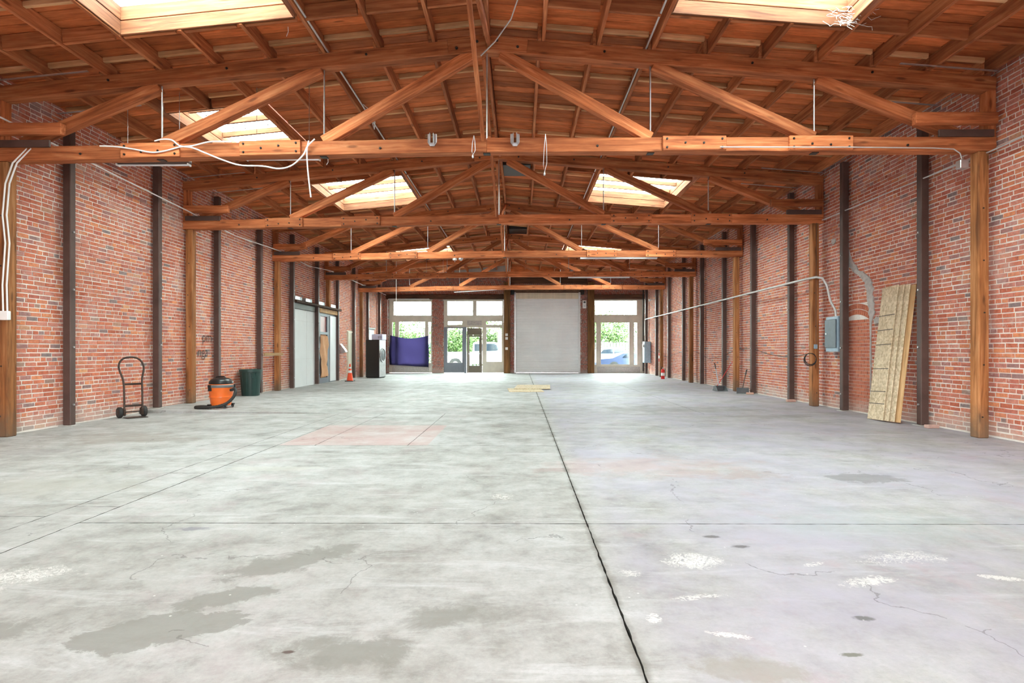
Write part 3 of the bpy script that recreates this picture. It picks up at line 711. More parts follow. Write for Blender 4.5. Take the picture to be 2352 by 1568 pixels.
# ------------------------------------------------------------ trusses
def truss_proto():
    e = empty('roof_truss', (0, TY[0], 0))
    T = M['truss']
    def Bz(x): return 4.08-(.12*(XC-x)/7 if x < XC else 0)
    B = 4.08
    beam('bottom_chord', (-7.58, 0, Bz(-7.58)+.1), (XC, 0, B+.1), .18, .2, T, e)
    beam('bottom_chord', (XC+.002, 0, B+.1), (6.76, 0, Bz(6.76)+.1), .18, .2, T, e)
    ct = lambda x: chord_top(x)-.1
    beam('top_chord', (-7.58, 0, ct(-7.58)), (XC, 0, ct(XC)), .18, .2, T, e)
    beam('top_chord', (XC, 0, ct(XC)), (6.76, 0, ct(6.76)), .18, .2, T, e)
    for (a, b) in ((-5.70, -4.86), (-4.0, -3.13), (2.02, 2.92), (3.81, 4.71)):
        s = beam('splice_plate', (a, -.112, Bz(a)+.105), (b, -.112, Bz(b)+.105), .044, .205, T, e)
        L = b-a
        for i in range(4):
            for dz in ((-.06, .06) if i in (0, 3) else (R.uniform(-.03, .03),)):
                MB().lathe([(.016, 0), (.016, .008), (.009, .008), (.009, .02)], 8).build('bolt', M['iron'], s, (-L/2+.06+(L-.12)*i/3, -.022, dz), (PI/2, 0, 0))
    for (a, b) in ((-1.03, XC-.01), (XC+.01, .1)):
        s = beam('splice_plate', (a, -.11, ct(a)), (b, -.11, ct(b)), .04, .19, T, e)
        for q in (-.15, .15): MB().lathe([(.02, 0), (.02, .01), (.01, .01), (.01, .022)], 8).build('bolt', M['iron'], s, (q, -.02, R.uniform(-.05, .05)), (PI/2, 0, 0))
    for x in (-6.3, -2.0, 1.1, 5.5):
        MB().lathe([(.018, 0), (.018, .008), (.01, .008), (.01, .022)], 8).build('bolt', M['iron'], e, (x, -.09, Bz(x)+.08), (PI/2, 0, 0))
    for x in (-5.9, -4.2, -2.2, 1.2, 3.3, 5.0):
        MB().lathe([(.018, 0), (.018, .008), (.01, .008), (.01, .022)], 8).build('bolt', M['iron'], e, (x, -.09, ct(x)+.02), (PI/2, 0, 0))
    for k in range(-2, 3):
        x = XC+PAN*k
        MB().tube([(x, 0, Bz(x)+.19), (x, 0, chord_top(x)-.19)], .011, 8).build('tie_rod', M['galv'], e)
        MB().cbox(x-.05, x+.05, -.05, .05, Bz(x)-.012, Bz(x)).build('washer_plate', M['iron'], e)
    for s in (-1, 1):
        for (t0, t1) in ((.2, 2.35), (2.38, 4.68)):
            x0, x1 = XC+s*t0, XC+s*t1
            beam('diagonal_brace', (x0, 0, chord_top(x0)-.20), (x1, 0, Bz(x1)+.21), .14, .15, T, e)
        x0, x1 = XC+s*4.72, XC+s*6.7
        beam('diagonal_brace', (x0, 0, chord_top(x0)-.21), (x1, 0, Bz(x1)+.26), .14, .15, T, e)
        xe = -7.5 if s < 0 else 6.70; Be = Bz(xe); xi = xe-s*(1.0 if s < 0 else 1.15)
        beam('knee_timber', (xe, -.15, Be+.43), (xi, -.15, Be+.43), .10, .16, T, e)
        beam('end_post', (xe, 0, Be+.2), (xe, 0, chord_top(xe)-.2), .12, .17, T, e)
        MB().cbox(min(xe, xe-s*.78), max(xe, xe-s*.78), -.13, -.095, Be+.19, Be+.29, .004).build('steel_channel', M['steel'], e)
    return e
tl = ['timber roof truss nearest the camera, white cable draped on its lower beam',
      'second timber roof truss from the camera, dark brown lower beam',
      'third timber roof truss from the camera, white strip light under its lower beam',
      'fourth timber roof truss from the camera, strip light below its right side',
      'farthest timber roof truss, just in front of the far windows and roll-up door']
tp = truss_proto()
for i in range(5):
    t = tp if i == 0 else copy_tree(tp)
    t.location.y = TY[i]; tag(t, tl[i], 'truss', 'timber roof trusses')
# sway braces between trusses on the centre line
ordn = ['nearest', 'second', 'third', 'fourth', 'fifth']
ys = [Y1-BAY] + TY
for i in range(5):
    x = XC+.0
    o = beam('sway_brace', (x-.05, ys[i]+.05, 5.5), (x-.05, ys[i+1]-.11, 4.26), .05, .10, M['truss'])
    tag(o, f'timber brace slanting down along the ridge to the lower beam of the {ordn[i]} truss', 'brace', 'centre line braces')
    o = beam('sway_brace', (x+.03, ys[i]+.12, 4.32), (x+.03, ys[i+1]-.11, 5.62), .05, .10, M['truss'])
    tag(o, f'timber brace slanting up along the ridge line to the top of the {ordn[i]} truss', 'brace', 'centre line braces')

# ------------------------------------------------------------ posts and steel columns
for s, sd in ((-1, 'left'), (1, 'right')):
    for i, y in enumerate(TY):
        xo = XL+.06 if s < 0 else XR-.13
        xi = xo - s*.15; a, b = min(xo, xi), max(xo, xi); zf = floor_z((a+b)/2, y)
        nm = ['nearest the camera', 'second from the camera', 'third from the camera', 'fourth from the camera', 'fifth and farthest from the camera'][i]
        e = empty('timber_post', ((a+b)/2, y, zf), f'orange brown timber post on the {sd} brick wall, {nm}', 'post', f'timber posts on the {sd} wall')
        if s < 0 and i == 3: zf = 2.92; e.location.z = zf
        h = (3.96 if s < 0 else 4.08)-zf
        me = MB().cbox(-h/2, h/2, -.085, .085, -(b-a)/2, (b-a)/2, .012).mesh('shaft', M['post'])
        link('shaft', me, e, (0, 0, h/2), (0, -PI/2, 0))
        for q in range(5): MB().lathe([(.012, 0), (.012, .006), (.006, .006), (.006, .012)], 6).build('bolt', M['iron'], e, (R.uniform(-.03, .03), -.085, min(h-.1, .3+q*h/5.5)), (PI/2, 0, 0))
    n = 0
    for i in range(5):
        for dy in (1.2, 3.56):
            y = TY[i]+dy+(.12 if s > 0 else 0)
            if y > YF-.3: continue
            n += 1
            xo = XL+.05 if s < 0 else XR-.05; xi = xo-s*.13; a, b = min(xo, xi), max(xo, xi); zf = floor_z((a+b)/2, y)
            e = empty('steel_column', ((a+b)/2, y, zf), f'dark brown steel column on the {sd} wall, {["first","second"][dy > 2]} one beyond the {ordn[i] if i < 4 else "farthest"} timber post', 'column', f'steel columns on the {sd} wall')
            h = chord_top((a+b)/2)-.02-zf; hw = (b-a)/2
            MB().cbox(-hw, hw, -.06, .06, .015, h, .01).build('tube', M['steel'], e)
            MB().cbox(-.11, .11, -.1, .1, 0, .015, .003).build('base_plate', M['plaster'], e)
            for z in (.35, 1.3, 2.25, 3.2): MB().tube([(-s*hw-s*.0, -.0, z), (-s*(hw+.02), -.0, z)], .016, 8).build('anchor_bolt', M['galv'], e)

# ------------------------------------------------------------ far wall windows, doors
def rect(p): return (fx(p[0]), fx(p[1]), fz(p[3]), fz(p[2]))
def window(name, outer, panes, mat, y0=YF+.06, y1=YF+.16, trimw=.03, kind='structure', sills=()):
    x0, x1, z0, z1 = rect(outer); e = empty(name, ((x0+x1)/2, (y0+y1)/2, z0), kind=kind)
    ox, oy, oz = e.location; hs = [rect(p) for p in panes]
    mb = MB(); mb.holes(x0+.005, x1-.005, z0+.005, z1-.005, hs, lambda a, b, c, d: mb.box(a-ox, b-ox, y0-oy, y1-oy, c-oz, d-oz))
    mb.build('window_frame', mat, e)
    for h in hs:
        m2 = MB()
        a, b, c, d = h
        for (p, q, r_, t) in ((a-.03, a+.012, c-.03, d+.03), (b-.012, b+.03, c-.03, d+.03), (a+.012, b-.012, c-.03, c+.012), (a+.012, b-.012, d-.012, d+.03)):
            m2.box(p-ox, q-ox, y0-.02-oy, y0-oy+.0, r_-oz, t-oz)
        m2.build('bead', mat, e)
        MB().box(a-ox, b-ox, (y0+y1)/2-.003-oy, (y0+y1)/2+.003-oy, c-oz, d-oz).build('pane', M['glass'], e)
    return e
w1 = window('window_1', (893, 992, 688, 855.5), [(903, 990, 692, 724), (900, 907, 739, 834), (915, 976, 738, 834), (983, 990, 739, 834)], M['beige'])
w2 = window('window_2', (1019, 1157, 688, 855.5), [(1027, 1086, 691, 724), (1094, 1154, 691, 724), (1028, 1062, 737.5, 746), (1116, 1153, 737.5, 746), (1027, 1062, 753, 833), (1117, 1153, 752, 831), (1071, 1108, 752, 856)], M['beige'])
# remove the pane and bead standing in the doorway
for ch in list(w2.children):
    if ch.name.startswith(('pane', 'bead')):
        c = sum((Vector(v.co) for v in ch.data.vertices), Vector())/len(ch.data.vertices)+w2.location
        if abs(c.x-fx(1089.5)) < .12 and c.z < 1.6: D.objects.remove(ch)
ox, oy, oz = w2.location
g = MB(); x0, x1, z0, z1 = rect((1019.5, 1070, 751, 855.4)); g.holes(x0, x1, z0+.01, z1, [rect((1027, 1062, 753, 833))], lambda a, b, c, d: g.box(a-ox, b-ox, YF+.02-oy, YF+.055-oy, c-oz, d-oz))
g.build('grey_panel', M['grey_panel'], w2)
MB().cbox(fx(1067)-ox, fx(1071.5)-ox, YF-.25-oy, YF+.02-oy, .01-oz, fz(751)-oz).build('side_panel', M['grey_panel'], w2)
MB().cbox(fx(1073)-ox, fx(1106)-ox, YF+.045-oy, YF+.058-oy, fz(747)-oz, fz(736)-oz).build('bare_patch', M['plaster'], w2)
w3 = window('window_3', (1364, 1478, 688, 857), [(1366, 1463, 690, 723), (1366, 1370, 740, 838), (1380, 1446, 740, 837), (1456, 1464, 740, 838)], M['beige'])
# bare sill patches
for wv_, a, b in ((w1, 900, 985), (w3, 1372, 1470)):
    ox, oy, oz = wv_.location; MB().cbox(fx(a)-ox, fx(b)-ox, YF+.03-oy, YF+.058-oy, .03-oz, fz(842)-oz).build('sill_panel', M['plaster'], wv_)
# glass door
x0, x1, z0, z1 = rect((1072, 1107, 752.5, 856))
d1 = empty('door_1', ((x0+x1)/2, YF+.1, 0), kind='structure'); ox, oy, oz = d1.location
dg = rect((1078, 1100.5, 773, 840))
mb = MB(); mb.holes(x0+.01-ox, x1-.01-ox, .01, z1-.01, [(fx(1075)-ox, fx(1104)-ox, .01, fz(769))], lambda a, b, c, d: mb.box(a, b, -.06, .06, c, d)); mb.build('door_frame', M['olive'], d1)
mb = MB(); mb.holes(fx(1075.3)-ox, fx(1103.7)-ox, .02, fz(769.3), [(dg[0]-ox, dg[1]-ox, dg[2], dg[3])], lambda a, b, c, d: mb.box(a, b, -.02, .025, c, d)); lf_ = mb.build('door_leaf', M['olive'], d1)
MB().box(dg[0]-ox, dg[1]-ox, -.003, .003, dg[2], dg[3]).build('pane', M['glass'], lf_)
MB().tube([(dg[0]-ox-.03, -.07, fz(812)), (dg[1]-ox+.03, -.07, fz(812))], .018, 8).box(dg[0]-ox-.05, dg[0]-ox, -.08, -.02, fz(812)-.03, fz(812)+.03).box(dg[1]-ox, dg[1]-ox+.05, -.08, -.02, fz(812)-.03, fz(812)+.03).build('push_bar', M['galv'], lf_)
# roll-up door
x0, x1 = fx(1181), fx(1333); zt = fz(671)
d2 = empty('door_2', ((x0+x1)/2, YF, 0), kind='structure'); ox = d2.location.x
def rollup_mat():
    m, nt, b = new_mat('rolling shutter grey'); g_ = N(nt, 'ShaderNodeNewGeometry'); n_ = noise(nt, g_.outputs['Position'], 1.2, 5)
    nt.links.new(ramp(nt, n_, [(.3, (.78, .81, .83)), (.7, (.86, .89, .9))]), b.inputs['Base Color']); b.inputs['Roughness'].default_value = .7; b.inputs['Specular IOR Level'].default_value = .15; return m
M['shutter'] = rollup_mat(); M['shutter_top'] = plain('aged shutter top', (.72, .64, .50), .6)
ns = 50; sh = (zt-.1)/ns
for mt in ('shutter', 'shutter_top'):
    prof = []
    for k in range(7): t = k/6; prof.append((-.012*math.sin(PI*t)**.7 if 0 < t < 1 else 0, t*sh*1.04))
    poly = prof + [(.012, sh*1.04), (.012, 0)]
    M['_'+mt] = MB().prism([(p[0], p[1]) for p in poly], 'x', x0-ox+.06, x1-ox-.06).mesh('slat', M[mt])
for k in range(ns): link('slat', M['_shutter_top'] if k > ns-5 else M['_shutter'], d2, (0, .06, .09+k*sh))
MB().cbox(x0-ox+.06, x1-ox-.06, .03, .09, .01, .09).build('bottom_bar', M['steel_grey'], d2)
for sgn, xx in ((0, x0-ox), (1, x1-ox-.1)): MB().cbox(xx, xx+.1, -.03, .12, 0, zt).build('guide_rail', M['conduit'] if sgn else M['steel_grey'], d2)
MB().lathe([(.22, 0), (.24, .02), (.24, x1-x0-.02), (.22, x1-x0)], 20).build('barrel', M['dark_wood'], d2, (x0-ox, .0+.12, zt+.2), (0, PI/2, 0))
for xx in (x0-ox-.18, x1-ox+.0): MB().cbox(xx, xx+.18, -.3, -.02, zt-.15, zt+.35).build('bracket_plate', M['black'], d2)
# dark header board above the shutter and plywood gable sheet
MB().cbox(fx(1173), fx(1348), YF-.12, YF-.03, fz(669)+.42, fz(650)+.42).build('trim_3', M['dark_wood'], kind='structure')
tag(MB().cbox(fx(1172), fx(1300), YF-.09, YF-.03, fz(632), fz(603)).build('plywood_sheet', M['plank']), 'wide orange brown board high in the gable of the far wall', 'board')
# pilasters beside the shutter
for i, (a, b) in enumerate(((1157.5, 1172), (1349, 1363.5))):
    e = empty('pilaster', (fx((a+b)/2), YF-.16, 0), 'dark brown timber pilaster on the ' + ('left' if i == 0 else 'right') + ' side of the roll-up door', 'pilaster', 'pilasters beside the roll-up door')
    hw = (fx(b)-fx(a))/2; h = 4.95
    link('shaft', MB().cbox(-h/2, h/2, -.13, .13, -hw, hw, .01).mesh('shaft', M['pilaster']), e, (0, 0, h/2), (0, -PI/2, 0))
    if i == 0:
        for z in (1.9, 2.1, 1.35): MB().cbox(-.09, .05, -.15, -.131, z-.08, z+.06, .01).build('torn_label', M['white'], e)

# ------------------------------------------------------------ left wall doors
def yz(px, x=XL): return 1350*abs(x)/(1195-px)
d3 = empty('door_3', (XL+.02, 20.4, 0), kind='structure')
MB().cbox(-.02, .03, -1.14, 1.14, -.03, 2.74, .006).build('door_panel', M['door_white'], d3)
for z in (.95, 2.25): MB().cbox(.03, .033, -.9, .9, z, z+.006, .001).build('panel_seam', M['conduit'], d3)
MB().cbox(.03, .033, .25, .256, .05, 2.6, .001).build('panel_seam', M['conduit'], d3)
MB().cbox(-.05, .08, -1.14, 1.14, 2.64, 2.83, .01).build('track', M['iron'], d3)
d4 = empty('door_4', (XL+.02, 22.92, 0), kind='structure')
mb = MB(); mb.holes(-1.15, 1.15, .0, 2.84, [(-.85, -.05, 1.95, 2.55), (-.85, -.05, .2, 1.85)], lambda a, b, c, d: mb.box(-.06, .03, a, b, c, d)); mb.build('door_frame', M['grey_panel'], d4)
MB().box(-.03, -.02, -.85, -.05, 1.95, 2.55).build('pane', M['glass_red'], d4)
MB().cbox(.03, .06, .2, 1.1, .03, 2.6, .005).build('white_panel', M['door_white'], d4)
MB().box(-.03, -.025, -.85, -.05, .2, 1.85).build('backing_sheet', M['paper'], d4)
vs, fs = [], []
for j in range(15):
    for i in range(7):
        y = -.9+.8*i/6+.04*math.sin(j*1.3+i); z = .25+1.55*j/14
        vs.append((.05+.03*math.sin(i*1.4+j*.5)+.02*R.random(), y, z))
for j in range(14):
    for i in range(6): a = j*7+i; fs.append((a, a+1, a+8, a+7))
MB().add(vs, fs).build('paper_sheet', M['paper'], d4)
MB().cbox(.03, .12, -1.12, 1.12, 2.66, 2.83, .01).build('header_board', M['pale'], d4)
tag(MB().cbox(XL+.005, XL+.24, 19.25, 24.1, 2.84, 2.92).build('ledge_board', M['dark_wood']), 'dark wooden ledge over the white sliding door on the left wall', 'ledge')
for i, y in enumerate((19.65, 20.6, 21.95, 23.3)):
    e = empty('metal_box', (XL+.09, y, 2.92), f'shiny metal box on the ledge above the left wall doors, {["nearest","second","third","farthest"][i]} of four', 'box', 'metal boxes on the door ledge')
    MB().cbox(-.06, .06, -.3, .3, .0, .13).build('housing', M['galv'], e); MB().cbox(-.063, .063, .1, .29, .01, .12, .004).build('cover', M['blue_grey'], e)
d5 = empty('door_5', (XL+.02, 26.05, 0), kind='structure')
MB().cbox(-.03, .02, -.42, .42, .02, 2.02).build('door_panel', M['cream'], d5)
mb = MB(); mb.holes(-.45, .45, .0, 2.08, [(-.42, .42, .0, 2.03)], lambda a, b, c, d: mb.box(-.02, .05, a, b, c, d)); mb.build('door_frame', M['cream'], d5)
MB().tube([(.02, .34, 1.0), (.07, .34, 1.0)], .025, 8).build('door_handle', M['galv'], d5)
d6 = empty('door_6', (XL+.0, 29.5, 0), kind='structure')
mb = MB(); mb.holes(-.7, .7, .0, 2.28, [(-.62, -.05, .1, 2.15), (.05, .62, 1.1, 2.15)], lambda a, b, c, d: mb.box(-.08, .04, a, b, c, d)); mb.build('door_frame', M['blue_grey'], d6)
MB().box(-.03, -.024, -.62, -.05, .1, 2.15).build('pane', M['glass'], d6); MB().box(-.03, -.024, .05, .62, 1.1, 2.15).build('pane', M['glass'], d6)
tag(MB().cbox(XL+.01, XL+.1, 28.75, 30.25, 2.29, 2.38).build('door_lintel', M['steel']), 'dark lintel over the teal framed side door at the far left', 'lintel')

# ------------------------------------------------------------ outdoors beyond the far wall
MB().box(-60, 60, YF+.35, 80, -.4, -.02).build('ground', M['asphalt'], kind='structure')
MB().box(-60, 60, -30, YN-.35, -.4, -.02).build('ground_near', M['asphalt'], kind='structure')
MB().box(-30, XL-.4, YN, YF+.3, -.4, -.02).build('ground_left', M['asphalt'], kind='structure')
fe = empty('board_fence', (8, 45, 0), 'grey board fence behind the parked cars, seen through the right window', 'fence')
for k in range(70):
    h = 1.85+R.uniform(-.04, .04); MB().box(-8+k*.23, -8+k*.23+.2, R.uniform(-.01, .01), .02, 0, h).build('fence_board', M['fence'], fe)
for z in (.5, 1.4): MB().box(-8, 8.1, .02, .06, z, z+.09).build('rail', M['fence'], fe)
def tree(x, y, h, r, label, n=9000):
    e = empty('tree', (x, y, 0), label, 'tree', 'trees across the street')
    MB().tube([(0, 0, 0), (.1, 0, h*.35), (0, .1, h*.7)], [.18, .13, .06], 8).build('trunk', M['trunk'], e)
    mb = MB(); blobs = [(R.uniform(-.6, .6)*r, R.uniform(-.5, .5)*r, h*.5+R.uniform(-.42, .40)*h, R.uniform(.3, .5)*r) for _ in range(26)]
    for _ in range(n):
        bx, by, bz, br = R.choice(blobs); d = Vector((R.gauss(0,1), R.gauss(0,1), R.gauss(0,1))).normalized()*br*R.uniform(.7, 1.05)
        p = Vector((bx, by, bz))+d
        if p.z < .15: p.z = .15+R.random()*.3
        s_ = R.uniform(.05, .12); u = Vector((R.gauss(0,1), R.gauss(0,1), R.gauss(0,1))).normalized(); v = u.orthogonal().normalized()
        mb.add([p-u*s_, p+v*s_*.6, p+u*s_, p-v*s_*.6], [(0,1,2,3)])
    mb.build('foliage', M['leaves'], e)
tree(-8.6, 43, 3.4, 2.3, 'bright green bush outside the far left window behind the hanging cloth')
tree(-5.2, 48.5, 3.6, 2.4, 'green tree beyond the grey framed pane left of the glass door')
tree(-1.7, 43, 3.4, 2.0, 'leafy green bush outside the pane right of the glass door')
tree(7.4, 49.2, 4.1, 3.2, 'pale green tree above the fence outside the right window', 12000)
hs = empty('small_house', (-8, 58, 0), 'pale house far behind the bushes outside the left window', 'house')
MB().box(-4, 4, -2, 2, 0, 2.4).build('wall', M['house'], hs); MB().prism([(-4.3, 2.4), (4.3, 2.4), (0, 3.7)], 'y', -2.3, 2.3).build('roof', M['fence'], hs)
MB().box(-1.6, -.4, -2.05, -2.0, 1, 1.9).build('window', M['car_glass'], hs)
def car(name, x, y, rz, paint, prof, glass, wheels, wd, label, cat, wr_=.34):
    e = empty(name, (x, y, -.02), label, cat, rz=rz)
    MB().prism(prof, 'y', -wd/2, wd/2).build('body', paint, e)
    for gp in glass:
        MB().prism(gp, 'y', -wd/2-.012, -wd/2+.02).build('side_window', M['car_glass'], e); MB().prism(gp, 'y', wd/2-.02, wd/2+.012).build('side_window', M['car_glass'], e)
    for wx in wheels:
        for sy in (-1, 1):
            w_ = MB().lathe([(wr_*.6, 0), (wr_, .03), (wr_, .19), (wr_*.6, .22)], 20).build('wheel', M['rubber'], e, (wx, sy*(wd/2-.06)+(.11), wr_), (PI/2, 0, 0))
            MB().lathe([(wr_*.58, -.01), (wr_*.5, .23)], 12).build('hub', M['steel_grey'], w_)
pick = [(-2.7, .55), (-2.7, 1.15), (-.65, 1.17), (-.6, 1.72), (-.45, 1.8), (.75, 1.8), (.95, 1.74), (1.5, 1.22), (2.6, 1.1), (2.75, .95), (2.78, .5), (2.2, .4), (1.95, .72), (1.5, .72), (1.25, .4), (-1.25, .4), (-1.5, .72), (-1.95, .72), (-2.2, .4)]
car('pickup_truck', -2.4, 38.2, 0, M['car_white'], pick, [[(-.5, 1.22), (-.5, 1.66), (.15, 1.68), (.15, 1.22)], [(.22, 1.22), (.22, 1.68), (.8, 1.68), (1.25, 1.24)]], (-1.72, 1.72), 1.8, 'white pickup truck parked outside the glass door', 'truck', .38)
sedan = [(-2.25, .35), (-2.3, .7), (-2.2, .95), (-1.5, 1.02), (-.9, 1.38), (-.4, 1.45), (.4, 1.43), (1.1, 1.05), (2.1, .9), (2.25, .7), (2.25, .35), (1.75, .3), (1.6, .6), (1.2, .6), (1.05, .3), (-1.05, .3), (-1.2, .6), (-1.6, .6), (-1.75, .3)]
sg = [[(-.95, 1.05), (-.75, 1.3), (-.1, 1.37), (-.1, 1.05)], [(-.03, 1.05), (-.03, 1.37), (.4, 1.35), (.85, 1.06)]]
car('white_car', 6.3, 40.2, 0, M['car_white'], sedan, sg, (-1.4, 1.4), 1.7, 'white car parked farther away outside the right window', 'car')
sed2 = [(u*1.05, v*.78) for u, v in sedan]
car('blue_car', 6.9, 35.6, .1, M['car_blue'], sed2, [[(u*1.05, v*.78) for u, v in q] for q in sg], (-1.47, 1.47), 1.7, 'blue car parked close outside the right window', 'car', .3)

# ------------------------------------------------------------ hanging cloth
vs, fs = [], []; nx, nz = 26, 18
for j in range(nz+1):
    for i in range(nx+1):
        t, s_ = i/nx, j/nz
        x = -7.15+(2.13+.0)*t + .05*math.sin(s_*5)*(t-.5); z0 = .45-.12*t; z1 = 2.07-.03*t-.16*math.sin(PI*t)
        vs.append((x, YF-.06+.02*math.sin(t*17+s_*4)*(1-s_)+.015*math.sin(s_*9+t*3)+.0, z0+(z1-z0)*s_))
for j in range(nz):
    for i in range(nx): a = j*(nx+1)+i; fs.append((a, a+1, a+nx+2, a+nx+1))
tag(MB().add(vs, fs).build('hanging_cloth', M['cloth']), 'dark purple cloth hung across the lower half of the far left window', 'cloth')

# ------------------------------------------------------------ conduits and wiring
def arc(c, r, a0, a1, ax, n=7):
    out = []
    for k in range(n+1):
        q = a0+(a1-a0)*k/n; out.append(tuple(Vector(c)+r*(math.cos(q)*Vector(ax[0])+math.sin(q)*Vector(ax[1]))))
    return out
tag(MB().tube([(-7.3, 5.0, 4.62), (-7.3, 8.2, 4.52), (-7.3, 9.5, 4.46), (-7.3, 10.6, 4.40), (-7.3, 12.8, 4.31), (-7.3, 15, 4.18), (-7.3, 17.8, 4.26), (-7.3, 20.2, 4.15), (-7.3, 22.5, 4.3), (-7.3, 31.9, 4.25)], .013, 8).build('wall_cable', M['white']), 'thin white cable strung from truss to truss along the left wall', 'cable')
tag(MB().tube([(6.62, 4.5, 4.15), (6.62, 8.3, 4.05), (6.66, 10.5, 4.1), (6.66, 13.0, 4.12)], .012, 8).build('wall_conduit', M['conduit']), 'thin grey conduit high along the right wall passing the nearest post', 'pipe')
e = empty('panel_conduit', (6.5, 13, 2.85), 'grey conduit running level along the right wall and bending down to the breaker box', 'pipe')
pts = [(6.47, 30.6, 2.0), (6.47, 30.6, 2.75), (6.47, 30.5, 2.84), (6.47, 29, 2.85), (6.47, 13.35, 2.86)]
pts += [(6.48, 12.9, 2.85), (6.52, 12.72, 2.8), (6.58, 12.66, 2.65), (6.64, 12.62, 2.3), (6.68, 12.5, 2.1), (6.69, 12.5, 1.96)]
MB().tube([(x-6.5, y-13, z-2.85) for x, y, z in pts], .024, 10).build('pipe', M['conduit'], e)
for y in (14.4, 16.8, 19.2, 21.5, 24, 26.3, 28.7): MB().cbox(-.04, .1, y-13-.015, y-13+.015, -.03, .03, .003).build('clamp', M['steel'], e)
e = empty('breaker_box', (XR-.09, 12.52, 1.22), 'grey breaker box with darker door on the right wall', 'electrical box')
MB().cbox(-.09, .07, -.24, .24, 0, .74).build('cabinet', M['blue_grey'], e); dr = MB().cbox(-.115, -.09, -.2, .24, .08, .68).build('door', M['slate'], e)
MB().cbox(-.125, -.114, .15, .2, .36, .40, .004).build('latch', M['galv'], dr)
MB().cbox(.02, .07, -.2, -.1, -.12, 0).build('lower_box', M['iron'], e)
tag(MB().cbox(XR-.05, XR-.01, 12.15, 12.27, .62, .75).build('outlet_box', M['white']), 'small white outlet low on the right wall below the breaker box', 'outlet')
# near left post box and cables
e = empty('junction_box', (-7.36, Y1-.115, 1.68), 'white junction box on the nearest left post with two cables above it', 'electrical box')
MB().cbox(-.06, .06, -.03, .03, 0, .13).build('cover', M['white'], e)
for dx in (-.03, .03):
    MB().tube([(dx, 0, .12), (dx-.01, .0, .5), (dx+.03, 0, 1.1), (dx-.01, 0, 1.5), (dx+.03, .0, 1.95), (dx+.12, .02, 2.25), (dx+.32, .03, 2.46)], .011, 8).build('cable', M['white'], e)
# cable loops on the nearest truss, at its front face
def tp_(px, py, y=Y1-.15): return ((px-1195)*y/1350, y, 1.25+(804-py)*y/1350)
e = empty('cable_loop', tp_(470, 340), 'white cable draped and looping along the left half of the nearest truss beam', 'cable')
o_ = Vector(e.location)
for ptsp in ([(225, 333), (265, 335), (305, 341), (345, 348), (375, 345), (410, 336), (440, 333), (480, 324), (530, 324)], [(352, 322), (370, 318), (392, 320), (410, 333), (440, 338), (470, 350), (510, 366), (550, 378), (600, 380), (640, 386), (670, 378), (695, 355), (705, 335), (722, 318)], [(708, 322), (704, 345), (706, 390), (713, 452)]):
    P_ = [Vector(tp_(*p)) for p in ptsp]; sm = []
    for i in range(len(P_)-1):
        p0 = P_[max(0, i-1)]; p1 = P_[i]; p2 = P_[i+1]; p3 = P_[min(len(P_)-1, i+2)]
        for t in range(5):
            t /= 5; sm.append(.5*((2*p1)+(-p0+p2)*t+(2*p0-5*p1+4*p2-p3)*t*t+(-p0+3*p1-3*p2+p3)*t**3))
    sm.append(P_[-1]); MB().tube([p-o_ for p in sm], .0105, 8).build('cable', M['white'], e)
tag(MB().tube([(.25, 5.6, 5.75), (.12, 6.6, 5.62), (-.12, 7.6, 5.53), (-.35, 8.1, 5.50), (-.56, 8.36, 5.44)], .009, 8).build('ridge_cable', M['conduit']), 'grey cable slanting from the roof hatch to the top of the nearest truss', 'cable')
# galvanised hangers on the nearest truss
for i, px in enumerate((995, 1183)):
    x = (px-1195)*Y1/1350
    mb = MB().cbox(-.065, -.025, -.02, 0, 0, .13).cbox(.025, .065, -.02, 0, 0, .13).prism([(-.06, .0), (.06, .0), (.03, -.045), (-.03, -.045)], 'y', -.02, 0).cbox(-.03, -.02, -.09, 0, -.02, .12, .002).cbox(.02, .03, -.09, 0, -.02, .12, .002).cbox(-.03, .03, -.09, 0, -.03, -.02, .002)
    tag(mb.build('joist_hanger', M['galv'], None, (x, Y1-.091, 4.2)), 'galvanised joist hanger on the nearest truss beam, ' + ('left' if i == 0 else 'right') + ' of the centre brace', 'bracket', 'joist hangers')
for i, (px, zt_, dl) in enumerate(((1090, 4.3, .28), (1252, 4.32, .55))):
    x = (px-1195)*Y1/1350
    e = empty('dangling_wire', (x, Y1-.12, zt_), 'twisted grey wire hanging from the nearest truss beam, ' + ('short one beside the centre brace' if i == 0 else 'long one right of the centre'), 'wire')
    MB().tube([(0, 0, 0), (-.02, -.01, -dl*.4), (-.03, 0, -dl*.8), (-.015, 0, -dl), (.02, 0, -dl*.75), (.015, 0, -dl*.3), (.0, 0, .0)], .005, 6).build('strand', M['conduit'], e)
    MB().lathe([(.012, 0), (.016, .02), (.008, .05)], 8).build('connector', M['galv'], e, (-.015, 0, -dl-.04))
e = empty('fixture_box', (6.22, Y1-.16, 3.86), 'galvanised box hanging under the right end of the nearest truss', 'electrical box')
MB().cbox(-.06, .06, -.05, .05, -.06, .06).build('housing', M['galv'], e)
MB().tube([(0, 0, .06), (-.03, 0, .16), (-.12, 0, .22), (-.4, 0, .235), (-1.6, 0, .25), (-3.4, 0, .255)], .008, 8).build('conduit', M['conduit'], e)
e = empty('post_switch', (6.58, TY[1]-.105, 1.28), 'small pale switch on the second right post with a wire running up', 'switch')
MB().cbox(-.05, .03, -.012, .012, 0, .1).build('plate', M['blue_grey'], e); MB().tube([(-.0, 0, .1), (.0, 0, 1.4), (.01, 0, 2.8)], .005, 6).build('wire', M['steel'], e)
e = empty('hose_coil', (6.47, TY[1]-.12, 1.04), 'coil of black hose hanging on the second right post', 'hose')
